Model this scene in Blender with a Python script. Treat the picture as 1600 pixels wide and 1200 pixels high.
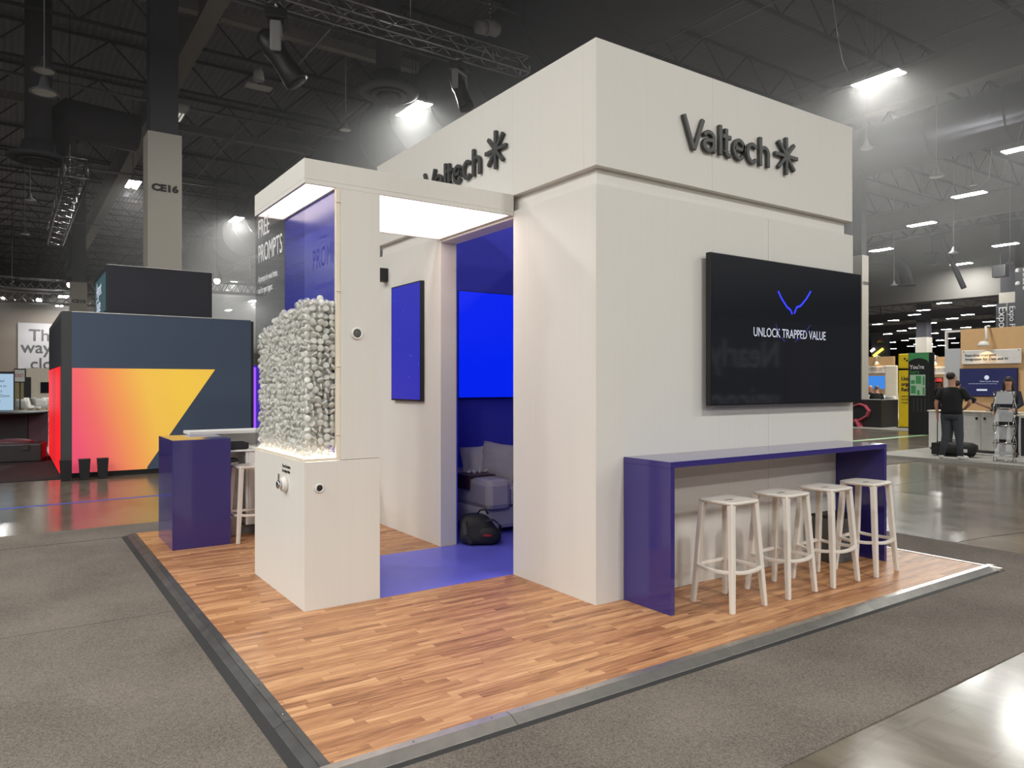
import bpy, bmesh, math, random
from mathutils import Vector, Matrix
random.seed(7)
R = math.radians
col = bpy.context.scene.collection
for o in list(bpy.data.objects): bpy.data.objects.remove(o)

# ------------------------------------------------------------ camera, world, exposure
EYE = 1.62                        # above the booth platform (z = 0)
F = 1142.0                        # focal length for a 1600 px frame
YAW = 0.9695
S_, C_ = math.sin(YAW), math.cos(YAW)
cam = bpy.data.cameras.new('camera'); co = bpy.data.objects.new('camera', cam); col.objects.link(co)
cam.sensor_fit = 'HORIZONTAL'; cam.sensor_width = 36; cam.lens = F/1600*36
cam.clip_end = 500; cam.clip_start = .05
co.location = (0, 0, EYE); co.rotation_euler = (R(90), 0, math.atan2(S_, C_) - R(90))
sc = bpy.context.scene; sc.camera = co
w = bpy.data.worlds.new('hall_air'); sc.world = w; w.use_nodes = True
w.node_tree.nodes['Background'].inputs[0].default_value = (.9, .93, 1, 1)
w.node_tree.nodes['Background'].inputs[1].default_value = .12
sc.view_settings.view_transform = 'Standard'; sc.view_settings.look = 'None'
sc.view_settings.gamma = 1; sc.view_settings.exposure = 0; sc.view_settings.use_curve_mapping = False
LAMP = 500.0                      # radiance of the hall's LED strips
cy = getattr(sc, 'cycles', None)
if cy:
    cy.transparent_max_bounces = 28; cy.volume_bounces = 0; cy.max_bounces = 8; cy.diffuse_bounces = 4; cy.sample_clamp_indirect = 4
    cy.use_denoising = True

# ------------------------------------------------------------ finding places: a sight line from the eye meets a known plane
def ray(u, v):
    r = (u-800)/F
    return (r*S_+C_, -r*C_+S_, (600-v)/F)
def G(u, v, z=0.0):
    d = ray(u, v); t = (z-EYE)/d[2]; return Vector((d[0]*t, d[1]*t, z))
def onX(u, v, x):
    d = ray(u, v); t = x/d[0]; return Vector((x, d[1]*t, EYE+d[2]*t))
def onY(u, v, y):
    d = ray(u, v); t = y/d[1]; return Vector((d[0]*t, y, EYE+d[2]*t))

# ------------------------------------------------------------ materials
def lin(c):
    return tuple(((x/255)/12.92 if x/255 <= .04045 else ((x/255+.055)/1.055)**2.4) for x in c)
def mat(name, c, rough=.5, metal=0, noise=.06, nscale=8, emis=None, es=1, spec=.5, coat=0, bump=0, bscale=200, alpha=1):
    m = bpy.data.materials.new(name); m.use_nodes = True; nt = m.node_tree; b = nt.nodes['Principled BSDF']
    L = lin(c)
    b.inputs['Roughness'].default_value = rough; b.inputs['Metallic'].default_value = metal
    b.inputs['Specular IOR Level'].default_value = spec; b.inputs['Coat Weight'].default_value = coat
    b.inputs['Coat Roughness'].default_value = .05
    tc = nt.nodes.new('ShaderNodeTexCoord')
    if noise:
        n = nt.nodes.new('ShaderNodeTexNoise'); n.inputs['Scale'].default_value = nscale; n.inputs['Detail'].default_value = 3
        nt.links.new(tc.outputs['Object'], n.inputs['Vector'])
        r = nt.nodes.new('ShaderNodeMapRange'); r.inputs[3].default_value = 1-noise; r.inputs[4].default_value = 1+noise
        nt.links.new(n.outputs['Fac'], r.inputs[0])
        mx = nt.nodes.new('ShaderNodeVectorMath'); mx.operation = 'SCALE'; mx.inputs[0].default_value = L
        nt.links.new(r.outputs[0], mx.inputs['Scale']); nt.links.new(mx.outputs[0], b.inputs['Base Color'])
    else: b.inputs['Base Color'].default_value = (*L, 1)
    if bump:
        n2 = nt.nodes.new('ShaderNodeTexNoise'); n2.inputs['Scale'].default_value = bscale
        nt.links.new(tc.outputs['Object'], n2.inputs['Vector'])
        bp = nt.nodes.new('ShaderNodeBump'); bp.inputs['Strength'].default_value = bump; bp.inputs['Distance'].default_value = .01
        nt.links.new(n2.outputs['Fac'], bp.inputs['Height']); nt.links.new(bp.outputs[0], b.inputs['Normal'])
    if emis:
        b.inputs['Emission Color'].default_value = (*lin(emis), 1); b.inputs['Emission Strength'].default_value = es
    b.inputs['Alpha'].default_value = alpha
    return m
class NT:
    """small shorthand for node graphs"""
    def __init__(s, name):
        s.m = bpy.data.materials.new(name); s.m.use_nodes = True; s.t = s.m.node_tree
        s.b = s.t.nodes['Principled BSDF']; s.tc = s.t.nodes.new('ShaderNodeTexCoord')
    def n(s, kind, ins=None, **kw):
        x = s.t.nodes.new(kind)
        for k, v in kw.items(): setattr(x, k, v)
        for k, v in (ins or {}).items():
            if hasattr(v, 'is_output'): s.t.links.new(v, x.inputs[k])
            else: x.inputs[k].default_value = v
        return x
    def math(s, op, a, b=0.0, c=0.0):
        return s.n('ShaderNodeMath', {0: a, 1: b, 2: c}, operation=op).outputs[0]
    def set(s, k, v):
        if hasattr(v, 'is_output'): s.t.links.new(v, s.b.inputs[k])
        else: s.b.inputs[k].default_value = v
    def ramp(s, fac, stops):
        r = s.n('ShaderNodeValToRGB', {0: fac}); e = r.color_ramp.elements
        while len(e) < len(stops): e.new(.5)
        for i, (p, c) in enumerate(stops): e[i].position = p; e[i].color = (*lin(c), 1)
        return r.outputs[0]

def wood_floor():
    t = NT('strip_wood_laminate'); sp = t.n('ShaderNodeSeparateXYZ', {0: t.tc.outputs['Object']})
    x, y = sp.outputs[0], sp.outputs[1]
    row = t.math('FLOOR', t.math('DIVIDE', y, .056))
    wn = t.n('ShaderNodeTexWhiteNoise', {'W': row}, noise_dimensions='1D')
    xo = t.math('DIVIDE', t.math('ADD', x, t.math('MULTIPLY', wn.outputs[0], 7.3)), .52)
    colm = t.math('FLOOR', xo)
    v = t.n('ShaderNodeCombineXYZ', {0: colm, 1: row, 2: 0.0})
    w2 = t.n('ShaderNodeTexWhiteNoise', {0: v.outputs[0]}, noise_dimensions='3D')
    gx = t.math('MULTIPLY', x, 3.0); gy = t.math('MULTIPLY', y, 42.0)
    gz = t.math('MULTIPLY', w2.outputs[0], 40.0)
    gv = t.n('ShaderNodeCombineXYZ', {0: gx, 1: gy, 2: gz})
    g1 = t.n('ShaderNodeTexNoise', {'Vector': gv.outputs[0], 'Scale': 1.0, 'Detail': 5.0, 'Roughness': .6, 'Distortion': .8})
    base = t.math('ADD', t.math('MULTIPLY', w2.outputs[0], .30), t.math('MULTIPLY', g1.outputs[0], 1.15))
    c = t.ramp(t.math('SUBTRACT', base, .2), [(0.12, (104, 66, 42)), (.36, (154, 104, 70)), (.58, (190, 138, 96)), (.85, (220, 172, 126))])
    # seams between strips
    fy = t.math('FRACT', t.math('DIVIDE', y, .056)); fx = t.math('FRACT', xo)
    e = t.math('MINIMUM', t.math('GREATER_THAN', fy, .03), t.math('GREATER_THAN', fx, .005))
    mx = t.n('ShaderNodeMix', {0: e, 6: (*lin((150, 104, 68)), 1), 7: c}, data_type='RGBA')
    t.set('Base Color', mx.outputs[2]); t.set('Roughness', .42)
    return t.m
def carpet_mat(name, a, b, fine=260):
    t = NT(name)
    n1 = t.n('ShaderNodeTexNoise', {'Vector': t.tc.outputs['Object'], 'Scale': float(fine), 'Detail': 2.0})
    n2 = t.n('ShaderNodeTexNoise', {'Vector': t.tc.outputs['Object'], 'Scale': 1.3, 'Detail': 4.0})
    n3 = t.n('ShaderNodeTexNoise', {'Vector': t.tc.outputs['Object'], 'Scale': 90.0, 'Detail': 2.0})
    f = t.math('ADD', t.math('MULTIPLY', n1.outputs[0], .8), t.math('ADD', t.math('MULTIPLY', n2.outputs[0], .35), t.math('MULTIPLY', n3.outputs[0], .5)))
    c = t.ramp(t.math('SUBTRACT', f, .35), [(.25, a), (.75, b)])
    t.set('Base Color', c); t.set('Roughness', .95); t.set('Specular IOR Level', .1)
    bp = t.n('ShaderNodeBump', {'Height': f, 'Strength': .5, 'Distance': .01}); t.set('Normal', bp.outputs[0])
    return t.m
def concrete_mat():
    t = NT('polished_concrete'); ob = t.tc.outputs['Object']
    st = t.n('ShaderNodeMapping', {'Vector': ob, 'Scale': (1.0, .35, 1.0), 'Rotation': (0, 0, .5)})
    n1 = t.n('ShaderNodeTexNoise', {'Vector': st.outputs[0], 'Scale': 1.1, 'Detail': 8.0, 'Roughness': .62, 'Distortion': .6})
    n2 = t.n('ShaderNodeTexNoise', {'Vector': st.outputs[0], 'Scale': 5.0, 'Detail': 5.0, 'Distortion': 1.5})
    f = t.math('ADD', t.math('MULTIPLY', n1.outputs[0], .7), t.math('MULTIPLY', n2.outputs[0], .3))
    c = t.ramp(f, [(.3, (72, 66, 59)), (.5, (104, 96, 85)), (.7, (128, 118, 103))])
    sm_ = t.n('ShaderNodeMapping', {'Vector': ob, 'Scale': (.5, 5.0, 1.0), 'Rotation': (0, 0, .75)})      # tyre scuffs
    n3 = t.n('ShaderNodeTexNoise', {'Vector': sm_.outputs[0], 'Scale': 1.2, 'Detail': 6.0, 'Roughness': .7})
    sk = t.n('ShaderNodeMapRange', {0: n3.outputs[0], 1: .60, 2: .72, 3: 1.0, 4: .62})
    dk = t.n('ShaderNodeVectorMath', {0: c}, operation='SCALE'); t.t.links.new(sk.outputs[0], dk.inputs['Scale']); c = dk.outputs[0]
    t.set('Base Color', c)
    rg = t.n('ShaderNodeMapRange', {0: n2.outputs[0], 3: .13, 4: .22}); t.set('Roughness', rg.outputs[0])
    t.set('Specular IOR Level', .22)
    return t.m
def panel_mat(name, c):
    """painted laminate board with a barely visible upright grain"""
    t = NT(name)
    mp = t.n('ShaderNodeMapping', {'Vector': t.tc.outputs['Object'], 'Scale': (30.0, 30.0, .6)})
    n1 = t.n('ShaderNodeTexNoise', {'Vector': mp.outputs[0], 'Scale': 1.0, 'Detail': 2.0})
    L = lin(c); r = t.n('ShaderNodeMapRange', {0: n1.outputs[0], 3: .975, 4: 1.02})
    s = t.n('ShaderNodeVectorMath', {0: L}, operation='SCALE'); t.t.links.new(r.outputs[0], s.inputs['Scale'])
    t.set('Base Color', s.outputs[0]); t.set('Roughness', .5); t.set('Specular IOR Level', .3)
    return t.m
def deck_mat():
    t = NT('corrugated_roof_deck')
    wv = t.n('ShaderNodeTexWave', {'Vector': t.tc.outputs['Object'], 'Scale': 1.6, 'Distortion': 0.0}, wave_type='BANDS', bands_direction='X')
    n = t.n('ShaderNodeTexNoise', {'Vector': t.tc.outputs['Object'], 'Scale': .25, 'Detail': 4.0})
    f = t.math('ADD', t.math('MULTIPLY', wv.outputs[0], .5), t.math('MULTIPLY', n.outputs[0], .5))
    t.set('Base Color', t.ramp(f, [(.1, (104, 104, 110)), (.9, (122, 121, 127))])); t.set('Roughness', .8)
    bp = t.n('ShaderNodeBump', {'Height': wv.outputs[0], 'Strength': .6, 'Distance': .05}); t.set('Normal', bp.outputs[0])
    return t.m
def graphic_gradient():
    """printed fabric: pink at the left running through orange to yellow at the upper right"""
    t = NT('pink_to_yellow_print'); sp = t.n('ShaderNodeSeparateXYZ', {0: t.tc.outputs['Object']})
    f = t.math('ADD', t.math('MULTIPLY', sp.outputs[0], .50), t.math('MULTIPLY', sp.outputs[2], .12))
    c = t.ramp(t.math('SUBTRACT', f, .08), [(.02, (232, 78, 112)), (.22, (234, 104, 100)), (.46, (236, 150, 84)), (.70, (238, 188, 78)), (1, (240, 196, 72))])
    t.set('Base Color', c); t.set('Roughness', .6)
    t.set('Emission Color', c); t.set('Emission Strength', .45)  # added glow: the print emits its own colour
    return t.m
def mix_clear(name, c, fac, rough=.05, spec=.5):
    """see-through plastic or glass: part of the light passes straight through"""
    m = bpy.data.materials.new(name); m.use_nodes = True; nt = m.node_tree
    b = nt.nodes['Principled BSDF']; b.inputs['Base Color'].default_value = (*lin(c), 1)
    b.inputs['Roughness'].default_value = rough; b.inputs['Specular IOR Level'].default_value = spec
    tr = nt.nodes.new('ShaderNodeBsdfTransparent'); mx = nt.nodes.new('ShaderNodeMixShader')
    mx.inputs[0].default_value = fac
    nt.links.new(tr.outputs[0], mx.inputs[1]); nt.links.new(b.outputs[0], mx.inputs[2])
    nt.links.new(mx.outputs[0], nt.nodes['Material Output'].inputs[0])
    return m
def capsule_mat():
    """thin clear plastic shell: clear in the middle, bright and milky towards its rim"""
    m = bpy.data.materials.new('clear_capsule_plastic'); m.use_nodes = True; nt = m.node_tree
    b = nt.nodes['Principled BSDF']; b.inputs['Base Color'].default_value = (.92, .91, .89, 1); b.inputs['Roughness'].default_value = .08; b.inputs['Specular IOR Level'].default_value = 1
    lw = nt.nodes.new('ShaderNodeLayerWeight'); lw.inputs['Blend'].default_value = .35
    mr = nt.nodes.new('ShaderNodeMapRange'); mr.inputs[3].default_value = .09; mr.inputs[4].default_value = .95; pw = nt.nodes.new('ShaderNodeMath'); pw.operation = 'POWER'; pw.inputs[1].default_value = 1.8; nt.links.new(lw.outputs['Facing'], pw.inputs[0]); nt.links.new(pw.outputs[0], mr.inputs[0])
    tr = nt.nodes.new('ShaderNodeBsdfTransparent'); mx = nt.nodes.new('ShaderNodeMixShader')
    nt.links.new(mr.outputs[0], mx.inputs[0]); nt.links.new(tr.outputs[0], mx.inputs[1]); nt.links.new(b.outputs[0], mx.inputs[2])
    nt.links.new(mx.outputs[0], nt.nodes['Material Output'].inputs[0])
    return m
def glass_mat():
    m = bpy.data.materials.new('clear_glass'); m.use_nodes = True; nt = m.node_tree
    gl = nt.nodes.new('ShaderNodeBsdfGlossy'); gl.inputs['Roughness'].default_value = .0
    tr = nt.nodes.new('ShaderNodeBsdfTransparent'); tr.inputs[0].default_value = (.985, .99, .987, 1)
    fr = nt.nodes.new('ShaderNodeFresnel'); fr.inputs[0].default_value = 1.5
    mx = nt.nodes.new('ShaderNodeMixShader')
    ge = nt.nodes.new('ShaderNodeNewGeometry'); mu = nt.nodes.new('ShaderNodeMath'); mu.operation = 'SUBTRACT'; mu.use_clamp = True   # inner faces only pass light on
    nt.links.new(fr.outputs[0], mu.inputs[0]); nt.links.new(ge.outputs['Backfacing'], mu.inputs[1]); fr = mu
    nt.links.new(fr.outputs[0], mx.inputs[0]); nt.links.new(tr.outputs[0], mx.inputs[1]); nt.links.new(gl.outputs[0], mx.inputs[2])
    nt.links.new(mx.outputs[0], nt.nodes['Material Output'].inputs[0])
    return m
def glow(name, c, s):
    return mat(name, (20, 20, 20), emis=c, es=s, noise=0, rough=.4)

M = dict(
    wood=wood_floor(), carpet=carpet_mat('grey_aisle_carpet', (82, 76, 71), (146, 137, 129)),
    carpet_pale=carpet_mat('pale_grey_carpet', (140, 137, 131), (196, 193, 186), 60),
    concrete=concrete_mat(), white=panel_mat('off_white_board', (221, 218, 213)), deck=deck_mat(),
    dark=mat('charcoal_letter_paint', (62, 63, 63), .45), black=mat('black_plastic', (26, 26, 29), .45),
    blackgloss=mat('black_screen_glass', (36, 38, 44), .05, noise=0, spec=.5), bezel=mat('screen_bezel', (18, 18, 20), .35),
    blue=mat('indigo_gloss_laminate', (54, 46, 118), .10, noise=.02, spec=.6, coat=.3),
    bluefloor=mat('blue_vinyl_floor', (106, 108, 222), .35, noise=.03), bluewall=mat('blue_fabric_wall', (76, 80, 214), .7),
    bluepanel=mat('blue_backdrop_panel', (64, 68, 165), .25, noise=.03),
    screenblue=glow('portrait_screen_picture', (38, 42, 172), 1.0), screenbright=glow('wall_screen_picture', (2, 34, 236), 1.0),
    screennavy=glow('navy_slide', (24, 29, 74), 1.0), screensky=glow('sky_blue_slide', (60, 135, 225), 1.0),
    screenpale=glow('pale_blue_page', (160, 190, 214), 1.0),
    stool=mat('matt_white_plastic', (225, 217, 208), .5, noise=.02), steel=mat('brushed_aluminium', (216, 214, 210), .40, 1, noise=.2, nscale=14),
    steeldark=mat('scuffed_metal_ramp', (118, 118, 118), .45, .8, noise=.4, nscale=9, bump=.3, bscale=14),
    rubber=mat('black_rubber', (46, 46, 46), .7), grey=mat('grey_bin_plastic', (92, 93, 92), .5),
    sofa=mat('pale_grey_linen', (176, 172, 178), .9, noise=.06, nscale=60, bump=.15), pillow=mat('crumpled_grey_linen', (184, 180, 182), .9, bump=.6, bscale=14),
    walnut=mat('dark_walnut_tray', (66, 36, 36), .4), bag=mat('black_nylon', (34, 34, 35), .65, bump=.4, bscale=18), red=mat('red_print', (196, 40, 48), .5),
    glass=glass_mat(), capsule=capsule_mat(), capband=mix_clear('milky_capsule_rim', (245, 243, 238), .8, .25),
    lightbox=glow('warm_white_lightbox', (255, 236, 226), 3.6), baseglow=glow('warm_led_base', (255, 236, 214), 14),
    lampstrip=glow('led_strip', (255, 254, 248), LAMP), lampbody=mat('lamp_housing', (150, 150, 150), .5),
    lampdim=glow('switched_down_led', (190, 190, 180), 1.0),
    navy=mat('navy_print_wall', (72, 86, 110), .6, noise=.04, nscale=1), navydark=mat('near_black_navy_wall', (44, 44, 54), .6),
    grad=graphic_gradient(), redglow=glow('red_neon_panel', (255, 22, 34), 1.0), redcore=glow('red_neon_core', (206, 40, 44), 1.0), purple=glow('violet_neon', (120, 60, 255), 2.2),
    frame=mat('anthracite_frame', (66, 68, 70), .5), column=mat('taupe_column_paint', (168, 163, 154), .7, noise=.03), endwall=mat('taupe_end_wall', (92, 84, 78), .9, spec=.1), hallwall=mat('grey_hall_wall', (104, 102, 99), .9, spec=.1),
    girder=mat('sprayed_fireproofing', (120, 117, 112), .95, noise=.35, nscale=30, bump=1, bscale=30), joist=mat('dark_painted_steel', (70, 70, 76), .9, spec=.1),
    ductdark=mat('near_black_duct', (58, 57, 60), .95, spec=.1), duct=mat('dark_grey_duct', (82, 82, 88), .95, spec=.1), truss=mat('dark_truss_tube', (150, 150, 154), .25, .95), chrome=mat('shiny_metal', (205, 205, 205), .15, 1),
    tan=mat('tan_plywood_wall', (212, 172, 124), .6, noise=.06, nscale=6), cream=mat('cream_board', (232, 222, 204), .6), paper=mat('white_board', (226, 224, 220), .5),
    yellow=mat('yellow_banner_print', (240, 206, 30), .5), green=mat('green_print', (70, 150, 92), .5), greenpale=mat('pale_green_print', (176, 206, 180), .5),
    textdark=mat('dark_print', (44, 44, 46), .6), textwhite=glow('lit_white_text', (205, 210, 226), 1.0), printwhite=mat('white_vinyl_print', (232, 232, 232), .5),
    vblue=glow('electric_blue_line', (30, 44, 255), 2.0), vdim=glow('faint_blue_reflection', (24, 24, 110), 1.0), tape=mat('blue_floor_tape', (74, 92, 190), .5), greentape=mat('green_floor_tape', (150, 190, 140), .5),
    skin=mat('skin_tone', (196, 148, 122), .55), skin2=mat('deep_skin_tone', (120, 84, 68), .55), hairb=mat('dark_brown_hair', (40, 30, 26), .6), hairg=mat('grey_hair', (120, 110, 100), .7),
    tshirt=mat('black_cotton', (30, 31, 34), .9), jacket=mat('dark_navy_jacket', (32, 36, 48), .85), trouser=mat('dark_grey_denim', (66, 70, 76), .9), shoe=mat('white_canvas', (225, 222, 216), .7),
    darkshoe=mat('dark_leather', (30, 28, 28), .5), hatred=mat('red_felt', (206, 52, 48), .8), pinkp=mat('pink_resin', (206, 92, 108), .35), joint=mat('dark_joint_filler', (52, 50, 48), .8),
    warmbulb=glow('warm_spot_bulb', (255, 200, 120), 12), spotglow=glow('distant_stage_lamp', (255, 252, 240), 14),
    acrylic=mix_clear('tray_acrylic', (222, 224, 226), .42, .1), lettering=glow('dim_lit_lettering', (150, 152, 158), 1.0), case=mat('black_road_case', (36, 36, 38), .5), darkpink=mat('dim_red_panel', (80, 48, 58), .6), wooden=mat('pale_chair_wood', (190, 150, 110), .6),
)

# ------------------------------------------------------------ building helpers
def tag(o, label=None, cat=None, group=None, kind=None):
    for k, v in (('label', label), ('category', cat), ('group', group), ('kind', kind)):
        if v: o[k] = v
    return o
def empty(name, loc=(0, 0, 0), rz=0, label=None, cat=None, group=None):
    o = bpy.data.objects.new(name, None); col.objects.link(o); o.location = loc; o.rotation_euler = (0, 0, rz)
    o.empty_display_size = .1
    return tag(o, label, cat, group)
class MB:
    def __init__(s): s.v = []; s.f = []; s.mi = []; s.sm = []; s.slot = 0
    def add(s, vs, fs, smooth=False, mt=None):
        b = len(s.v)
        s.v += [tuple(mt @ Vector(p)) if mt else tuple(p) for p in vs]
        for f in fs: s.f.append([b+i for i in f]); s.mi.append(s.slot); s.sm.append(smooth)
        return s
    def box(s, a, b, mt=None):
        (x0, y0, z0), (x1, y1, z1) = a, b
        x0, x1 = sorted((x0, x1)); y0, y1 = sorted((y0, y1)); z0, z1 = sorted((z0, z1))
        vs = [(x0, y0, z0), (x1, y0, z0), (x1, y1, z0), (x0, y1, z0), (x0, y0, z1), (x1, y0, z1), (x1, y1, z1), (x0, y1, z1)]
        return s.add(vs, [(0, 3, 2, 1), (4, 5, 6, 7), (0, 1, 5, 4), (1, 2, 6, 5), (2, 3, 7, 6), (3, 0, 4, 7)], mt=mt)
    def quad(s, *p): return s.add(p, [(0, 1, 2, 3)])
    def tube(s, pts, r, n=10, closed=False, flat=None, caps=True):
        """sweep a round (or rectangular, flat=(w,h)) section along a path"""
        pts = [Vector(p) for p in pts]; rs = r if isinstance(r, (list, tuple)) else [r]*len(pts)
        rings = []; N = len(pts)
        prev = None
        for i, p in enumerate(pts):
            if closed: t = (pts[(i+1) % N]-pts[i-1])
            else: t = pts[min(i+1, N-1)]-pts[max(i-1, 0)]
            t.normalize()
            if prev is None:
                a = Vector((0, 0, 1)) if abs(t.z) < .9 else Vector((1, 0, 0))
                u = t.cross(a).normalized()
            else: u = (prev-t*prev.dot(t)).normalized()
            prev = u; v = t.cross(u).normalized()
            if flat: ring = [p+u*sx*flat[0]/2+v*sy*flat[1]/2 for sx, sy in ((-1, -1), (1, -1), (1, 1), (-1, 1))]
            else: ring = [p+(u*math.cos(2*math.pi*k/n)+v*math.sin(2*math.pi*k/n))*rs[i] for k in range(n)]
            rings.append(ring)
        m = len(rings[0]); vs = [q for r_ in rings for q in r_]; fs = []
        for i in range(N if closed else N-1):
            j = (i+1) % N
            for k in range(m): fs.append((i*m+k, i*m+(k+1) % m, j*m+(k+1) % m, j*m+k))
        if not closed and caps: fs += [tuple(range(m-1, -1, -1)), tuple((N-1)*m+k for k in range(m))]
        return s.add(vs, fs, smooth=not flat)
    def lathe(s, prof, c=(0, 0, 0), n=20, mt=None, axis='z'):
        vs = []; fs = []
        for (r, z) in prof:
            for k in range(n):
                a = 2*math.pi*k/n
                p = (r*math.cos(a), r*math.sin(a), z)
                if axis == 'y': p = (p[0], -p[2], p[1])
                if axis == 'x': p = (p[2], p[0], p[1])
                vs.append((p[0]+c[0], p[1]+c[1], p[2]+c[2]))
        for i in range(len(prof)-1):
            for k in range(n): fs.append((i*n+k, i*n+(k+1) % n, (i+1)*n+(k+1) % n, (i+1)*n+k))
        fs += [tuple(range(n-1, -1, -1)), tuple((len(prof)-1)*n+k for k in range(n))]
        return s.add(vs, fs, smooth=True, mt=mt)
    def ball(s, c, r, seg=14, ring=9, scl=(1, 1, 1), mt=None):
        vs = []; fs = []
        for i in range(ring+1):
            a = math.pi*i/ring
            for k in range(seg):
                b = 2*math.pi*k/seg
                vs.append((c[0]+r*scl[0]*math.sin(a)*math.cos(b), c[1]+r*scl[1]*math.sin(a)*math.sin(b), c[2]+r*scl[2]*math.cos(a)))
        for i in range(ring):
            for k in range(seg): fs.append((i*seg+k, (i+1)*seg+k, (i+1)*seg+(k+1) % seg, i*seg+(k+1) % seg))
        return s.add(vs, fs, smooth=True, mt=mt)
    def prism(s, poly, h0, h1, plane='xy'):
        """extrude an outline; plane names the two axes the outline is given in"""
        def P(a, b, h): return {'xy': (a, b, h), 'xz': (a, h, b), 'yz': (h, a, b)}[plane]
        n = len(poly); vs = [P(a, b, h0) for a, b in poly]+[P(a, b, h1) for a, b in poly]
        return s.add(vs, [tuple(range(n-1, -1, -1)), tuple(range(n, 2*n))]+[(i, (i+1) % n, n+(i+1) % n, n+i) for i in range(n)])
    def build(s, name, m, parent=None, bevel=0, seg=2, sub=0, shade=None):
        me = bpy.data.meshes.new(name); me.from_pydata(s.v, [], s.f); me.update()
        bm = bmesh.new(); bm.from_mesh(me)
        bmesh.ops.recalc_face_normals(bm, faces=bm.faces); bm.to_mesh(me); bm.free()
        for mm in (m if isinstance(m, list) else [m]): me.materials.append(M[mm] if isinstance(mm, str) else mm)
        for p, i, sm in zip(me.polygons, s.mi, s.sm): p.material_index = i; p.use_smooth = sm or bool(shade)
        o = bpy.data.objects.new(name, me); col.objects.link(o)
        if parent: o.parent = parent
        if bevel:
            b = o.modifiers.new('edge', 'BEVEL'); b.width = bevel; b.segments = seg; b.limit_method = 'ANGLE'; b.angle_limit = R(40)
        if sub:
            b = o.modifiers.new('soft', 'SUBSURF'); b.levels = sub; b.render_levels = sub
        return o
def box(name, a, b, m, parent=None, bevel=0, sub=0, shade=None):
    return MB().box(a, b).build(name, m, parent, bevel, sub=sub, shade=shade)
def clone(o, parent=None):
    c = o.copy(); col.objects.link(c); c.parent = parent
    for ch in list(o.children): clone(ch, c)
    return c
def struct(o): o['kind'] = 'structure'; return o
FRONT = Matrix.Rotation(R(90), 4, 'X')                                   # a text plane that faces -Y
SIDE = Matrix.Rotation(R(-90), 4, 'Z') @ Matrix.Rotation(R(90), 4, 'X')  # a text plane that faces -X
FLAT = Matrix.Identity(4)
def text(s, name, size, loc, m, parent=None, face=FRONT, sx=1, ext=.002, align='LEFT', bold=0, turn=0, leading=1.0):
    c = bpy.data.curves.new(name, 'FONT'); c.body = s; c.size = size; c.extrude = ext; c.align_x = align; c.offset = bold; c.space_line = leading
    c.resolution_u = 3
    t = bpy.data.objects.new(name, c); col.objects.link(t)
    dg = bpy.context.evaluated_depsgraph_get(); me = bpy.data.meshes.new_from_object(t.evaluated_get(dg))
    bpy.data.objects.remove(t); bpy.data.curves.remove(c)
    me.transform(Matrix.Translation(loc) @ face @ Matrix.Rotation(turn, 4, 'Z') @ Matrix.Diagonal((sx, 1, 1, 1)))
    me.materials.clear(); me.materials.append(M[m])
    o = bpy.data.objects.new(name, me); col.objects.link(o)
    if parent: o.parent = parent
    return o
def ribbon(mb, pts, w, d, mt, closed=False, round_=False):
    """a flat stroke of width w along 2D points, standing d deep"""
    P = [Vector((a, b)) for a, b in pts]; n = len(P); L = []; Rr = []
    for i in range(n):
        if closed: t0 = (P[i]-P[i-1]).normalized(); t1 = (P[(i+1) % n]-P[i]).normalized()
        else:
            t0 = (P[i]-P[i-1]).normalized() if i else (P[1]-P[0]).normalized()
            t1 = (P[i+1]-P[i]).normalized() if i < n-1 else t0
        t = (t0+t1).normalized(); nn = Vector((-t.y, t.x)); k = w/2/max(.35, nn.dot(Vector((-t0.y, t0.x))))
        L.append(P[i]+nn*k); Rr.append(P[i]-nn*k)
    vs = [];
    for h in (0, d):
        vs += [(p.x, p.y, h) for p in L]+[(p.x, p.y, h) for p in Rr]
    fs = []
    for i in range(n if closed else n-1):
        j = (i+1) % n
        fs += [(i, j, n+j, n+i), (2*n+i, 3*n+i, 3*n+j, 2*n+j), (i, 2*n+i, 2*n+j, j), (n+i, n+j, 3*n+j, 3*n+i)]
    if not closed: fs += [(0, n, 3*n, 2*n), (n-1, 3*n-1, 4*n-1, 2*n-1)]
    mb.add(vs, fs, mt=mt)
def arc(cx, cy_, rx, ry, a0, a1, n=14):
    return [(cx+rx*math.cos(R(a0+(a1-a0)*i/n)), cy_+ry*math.sin(R(a0+(a1-a0)*i/n))) for i in range(n+1)]

# ============================================================ THE HALL
FL = -.035                                    # concrete level; the booth floor sits 35 mm above it
struct(box('floor', (-70, -50, FL-.3), (200, 170, FL), 'concrete'))
struct(box('ceiling', (-70, -50, 12.6), (200, 170, 12.9), 'deck'))
struct(box('wall_left', (-70, 96, FL), (49.4, 96.5, 12.6), 'hallwall'))
wr = MB()                                      # cross wall with the wide opening to the next hall
wr.box((50, -40, 7.1), (50.6, 96, 12.6)); wr.box((50, -40, FL), (50.6, 17.2, 7.1)); wr.box((50, 60, FL), (50.6, 96, 7.1))
struct(wr.build('wall_right', 'hallwall'))
struct(box('wall_back', (199, -50, FL), (200, 170, 12.6), 'hallwall'))

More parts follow.
